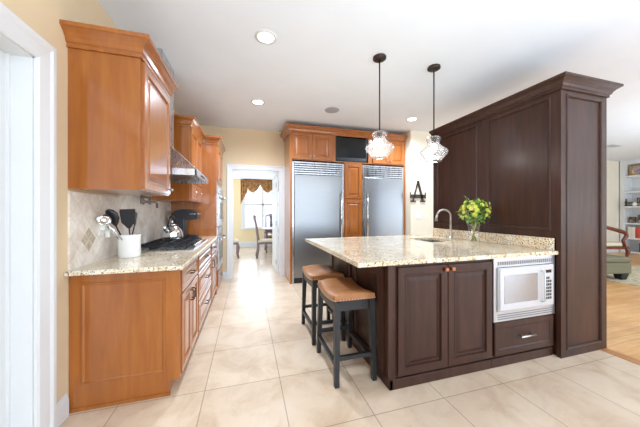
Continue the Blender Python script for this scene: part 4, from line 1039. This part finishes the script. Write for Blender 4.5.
# things on the shelves
t = thing('framed_picture', 'gilt framed purple floral picture on the top bookcase shelf', 'picture', (11.66, 4.75, 2.43))
MB().box(11.64, 11.67, 4.45, 5.02, 2.4305, 2.74, 0.004).build('frame', M['gold'], t); MB().box(11.632, 11.641, 4.50, 4.95, 2.47, 2.70).build('picture', M['art'], t)
fr = [(1.47, 4.93, 0.16, 0.13, 'small photo frame at the left of the middle bookcase shelf'), (1.47, 4.72, 0.22, 0.26, 'tall dark photo frame on the middle bookcase shelf'), (1.47, 4.5, 0.20, 0.18, 'low photo frame right of the tall one on the middle shelf'),
      (0.95, 4.92, 0.16, 0.18, 'leftmost photo frame on the shelf over the books'), (0.95, 4.72, 0.19, 0.25, 'larger brown photo frame on the shelf over the books'), (0.95, 4.5, 0.20, 0.21, 'third photo frame along the shelf over the books')]
for z, y, wd, hh, lab in fr:
    t = thing('photo_frame', lab, 'picture frame', (11.6, y, z), 'photo frames on the bookcase')
    MB().box(11.60, 11.62, y - wd / 2, y + wd / 2, z + 0.0005, z + hh, 0.003).build('frame', M['darkmetal'], t)
    MB().box(11.594, 11.601, y - wd / 2 + 0.022, y + wd / 2 - 0.022, z + 0.024, z + hh - 0.022).build('photograph', M['photo'], t)
m = MB(); m.lathe(11.42, 4.98, [(0.04, 1.4705), (0.035, 1.49), (0.02, 1.53), (0.035, 1.58), (0.025, 1.62), (0.012, 1.64), (0.022, 1.67), (0.003, 1.70)], 14)
tag(m.build('figurine', M['darkmetal'], loc=(11.42, 4.98, 1.47)), 'small dark figurine on the ledge at the bookcase corner', 'figurine')
for k, (y, col) in enumerate(((4.80, 'china'), (4.62, 'china'))):
    m = MB(); z = 1.4705; m.lathe(11.42, y, [(0.03, z), (0.05, z + 0.03), (0.055, z + 0.07), (0.03, z + 0.10), (0.035, z + 0.115)], 16)
    tag(m.build('small_vase', M['crock'], loc=(11.42, y, 1.47)), ('squat white vase beside the dark figurine on the ledge', 'squat white vase second along from the dark figurine')[k], 'vase', 'white vases on the bookcase ledge')
cols = [((236, 226, 208), 'cream'), ((232, 222, 206), 'ivory'), ((240, 236, 226), 'white'), ((206, 70, 58), 'bright red'), ((216, 92, 70), 'coral red'), ((214, 170, 120), 'tan'), ((80, 70, 60), 'dark brown'), ((120, 130, 90), 'moss green'), ((150, 60, 110), 'magenta'), ((176, 80, 130), 'pink'), ((96, 60, 110), 'purple'), ((60, 64, 80), 'navy')]
y = 5.0
pos = ['at the left end of the row', 'next to the cream one', 'just left of the bright red one', 'third shelf up, near the row start', 'right of the bright red one', 'right of the coral one', 'right of the tan one', 'left of the magenta one', 'right of the moss green one', 'between magenta and purple', 'left of the navy one', 'at the right end of the row']
for k, ((rgb, cn), ps) in enumerate(zip(cols, pos)):
    th = random.uniform(0.045, 0.06); hh = random.uniform(0.27, 0.36)
    t = thing('book', cn + ' hardback book ' + ps + ' in the bookcase', 'book', (11.62, y - th / 2, 0.48), 'books in the bookcase')
    mt = plain('book_' + cn.replace(' ', '_'), lin(*rgb), 0.6)
    m = MB(); m.prism([(11.54, y), (11.54, y - th), (11.72, y - th), (11.72, y - th + 0.004), (11.545, y - th + 0.004), (11.545, y - 0.004), (11.72, y - 0.004), (11.72, y)], 'z', 0.4805, 0.4805 + hh); m.build('cover', mt, t)
    MB().box(11.546, 11.715, y - th + 0.0045, y - 0.0045, 0.484, 0.4805 + hh - 0.006).build('pages', M['linen'], t)
    y -= th + 0.002
t = thing('storage_box', 'grey storage box on the lowest bookcase shelf', 'box', (11.65, 4.55, 0.06))
MB().box(11.53, 11.8, 4.35, 4.75, 0.0605, 0.28, 0.006).build('box_body', M['charcoal'], t); MB().box(11.525, 11.805, 4.345, 4.755, 0.281, 0.33, 0.006).build('lid', M['charcoal'], t)
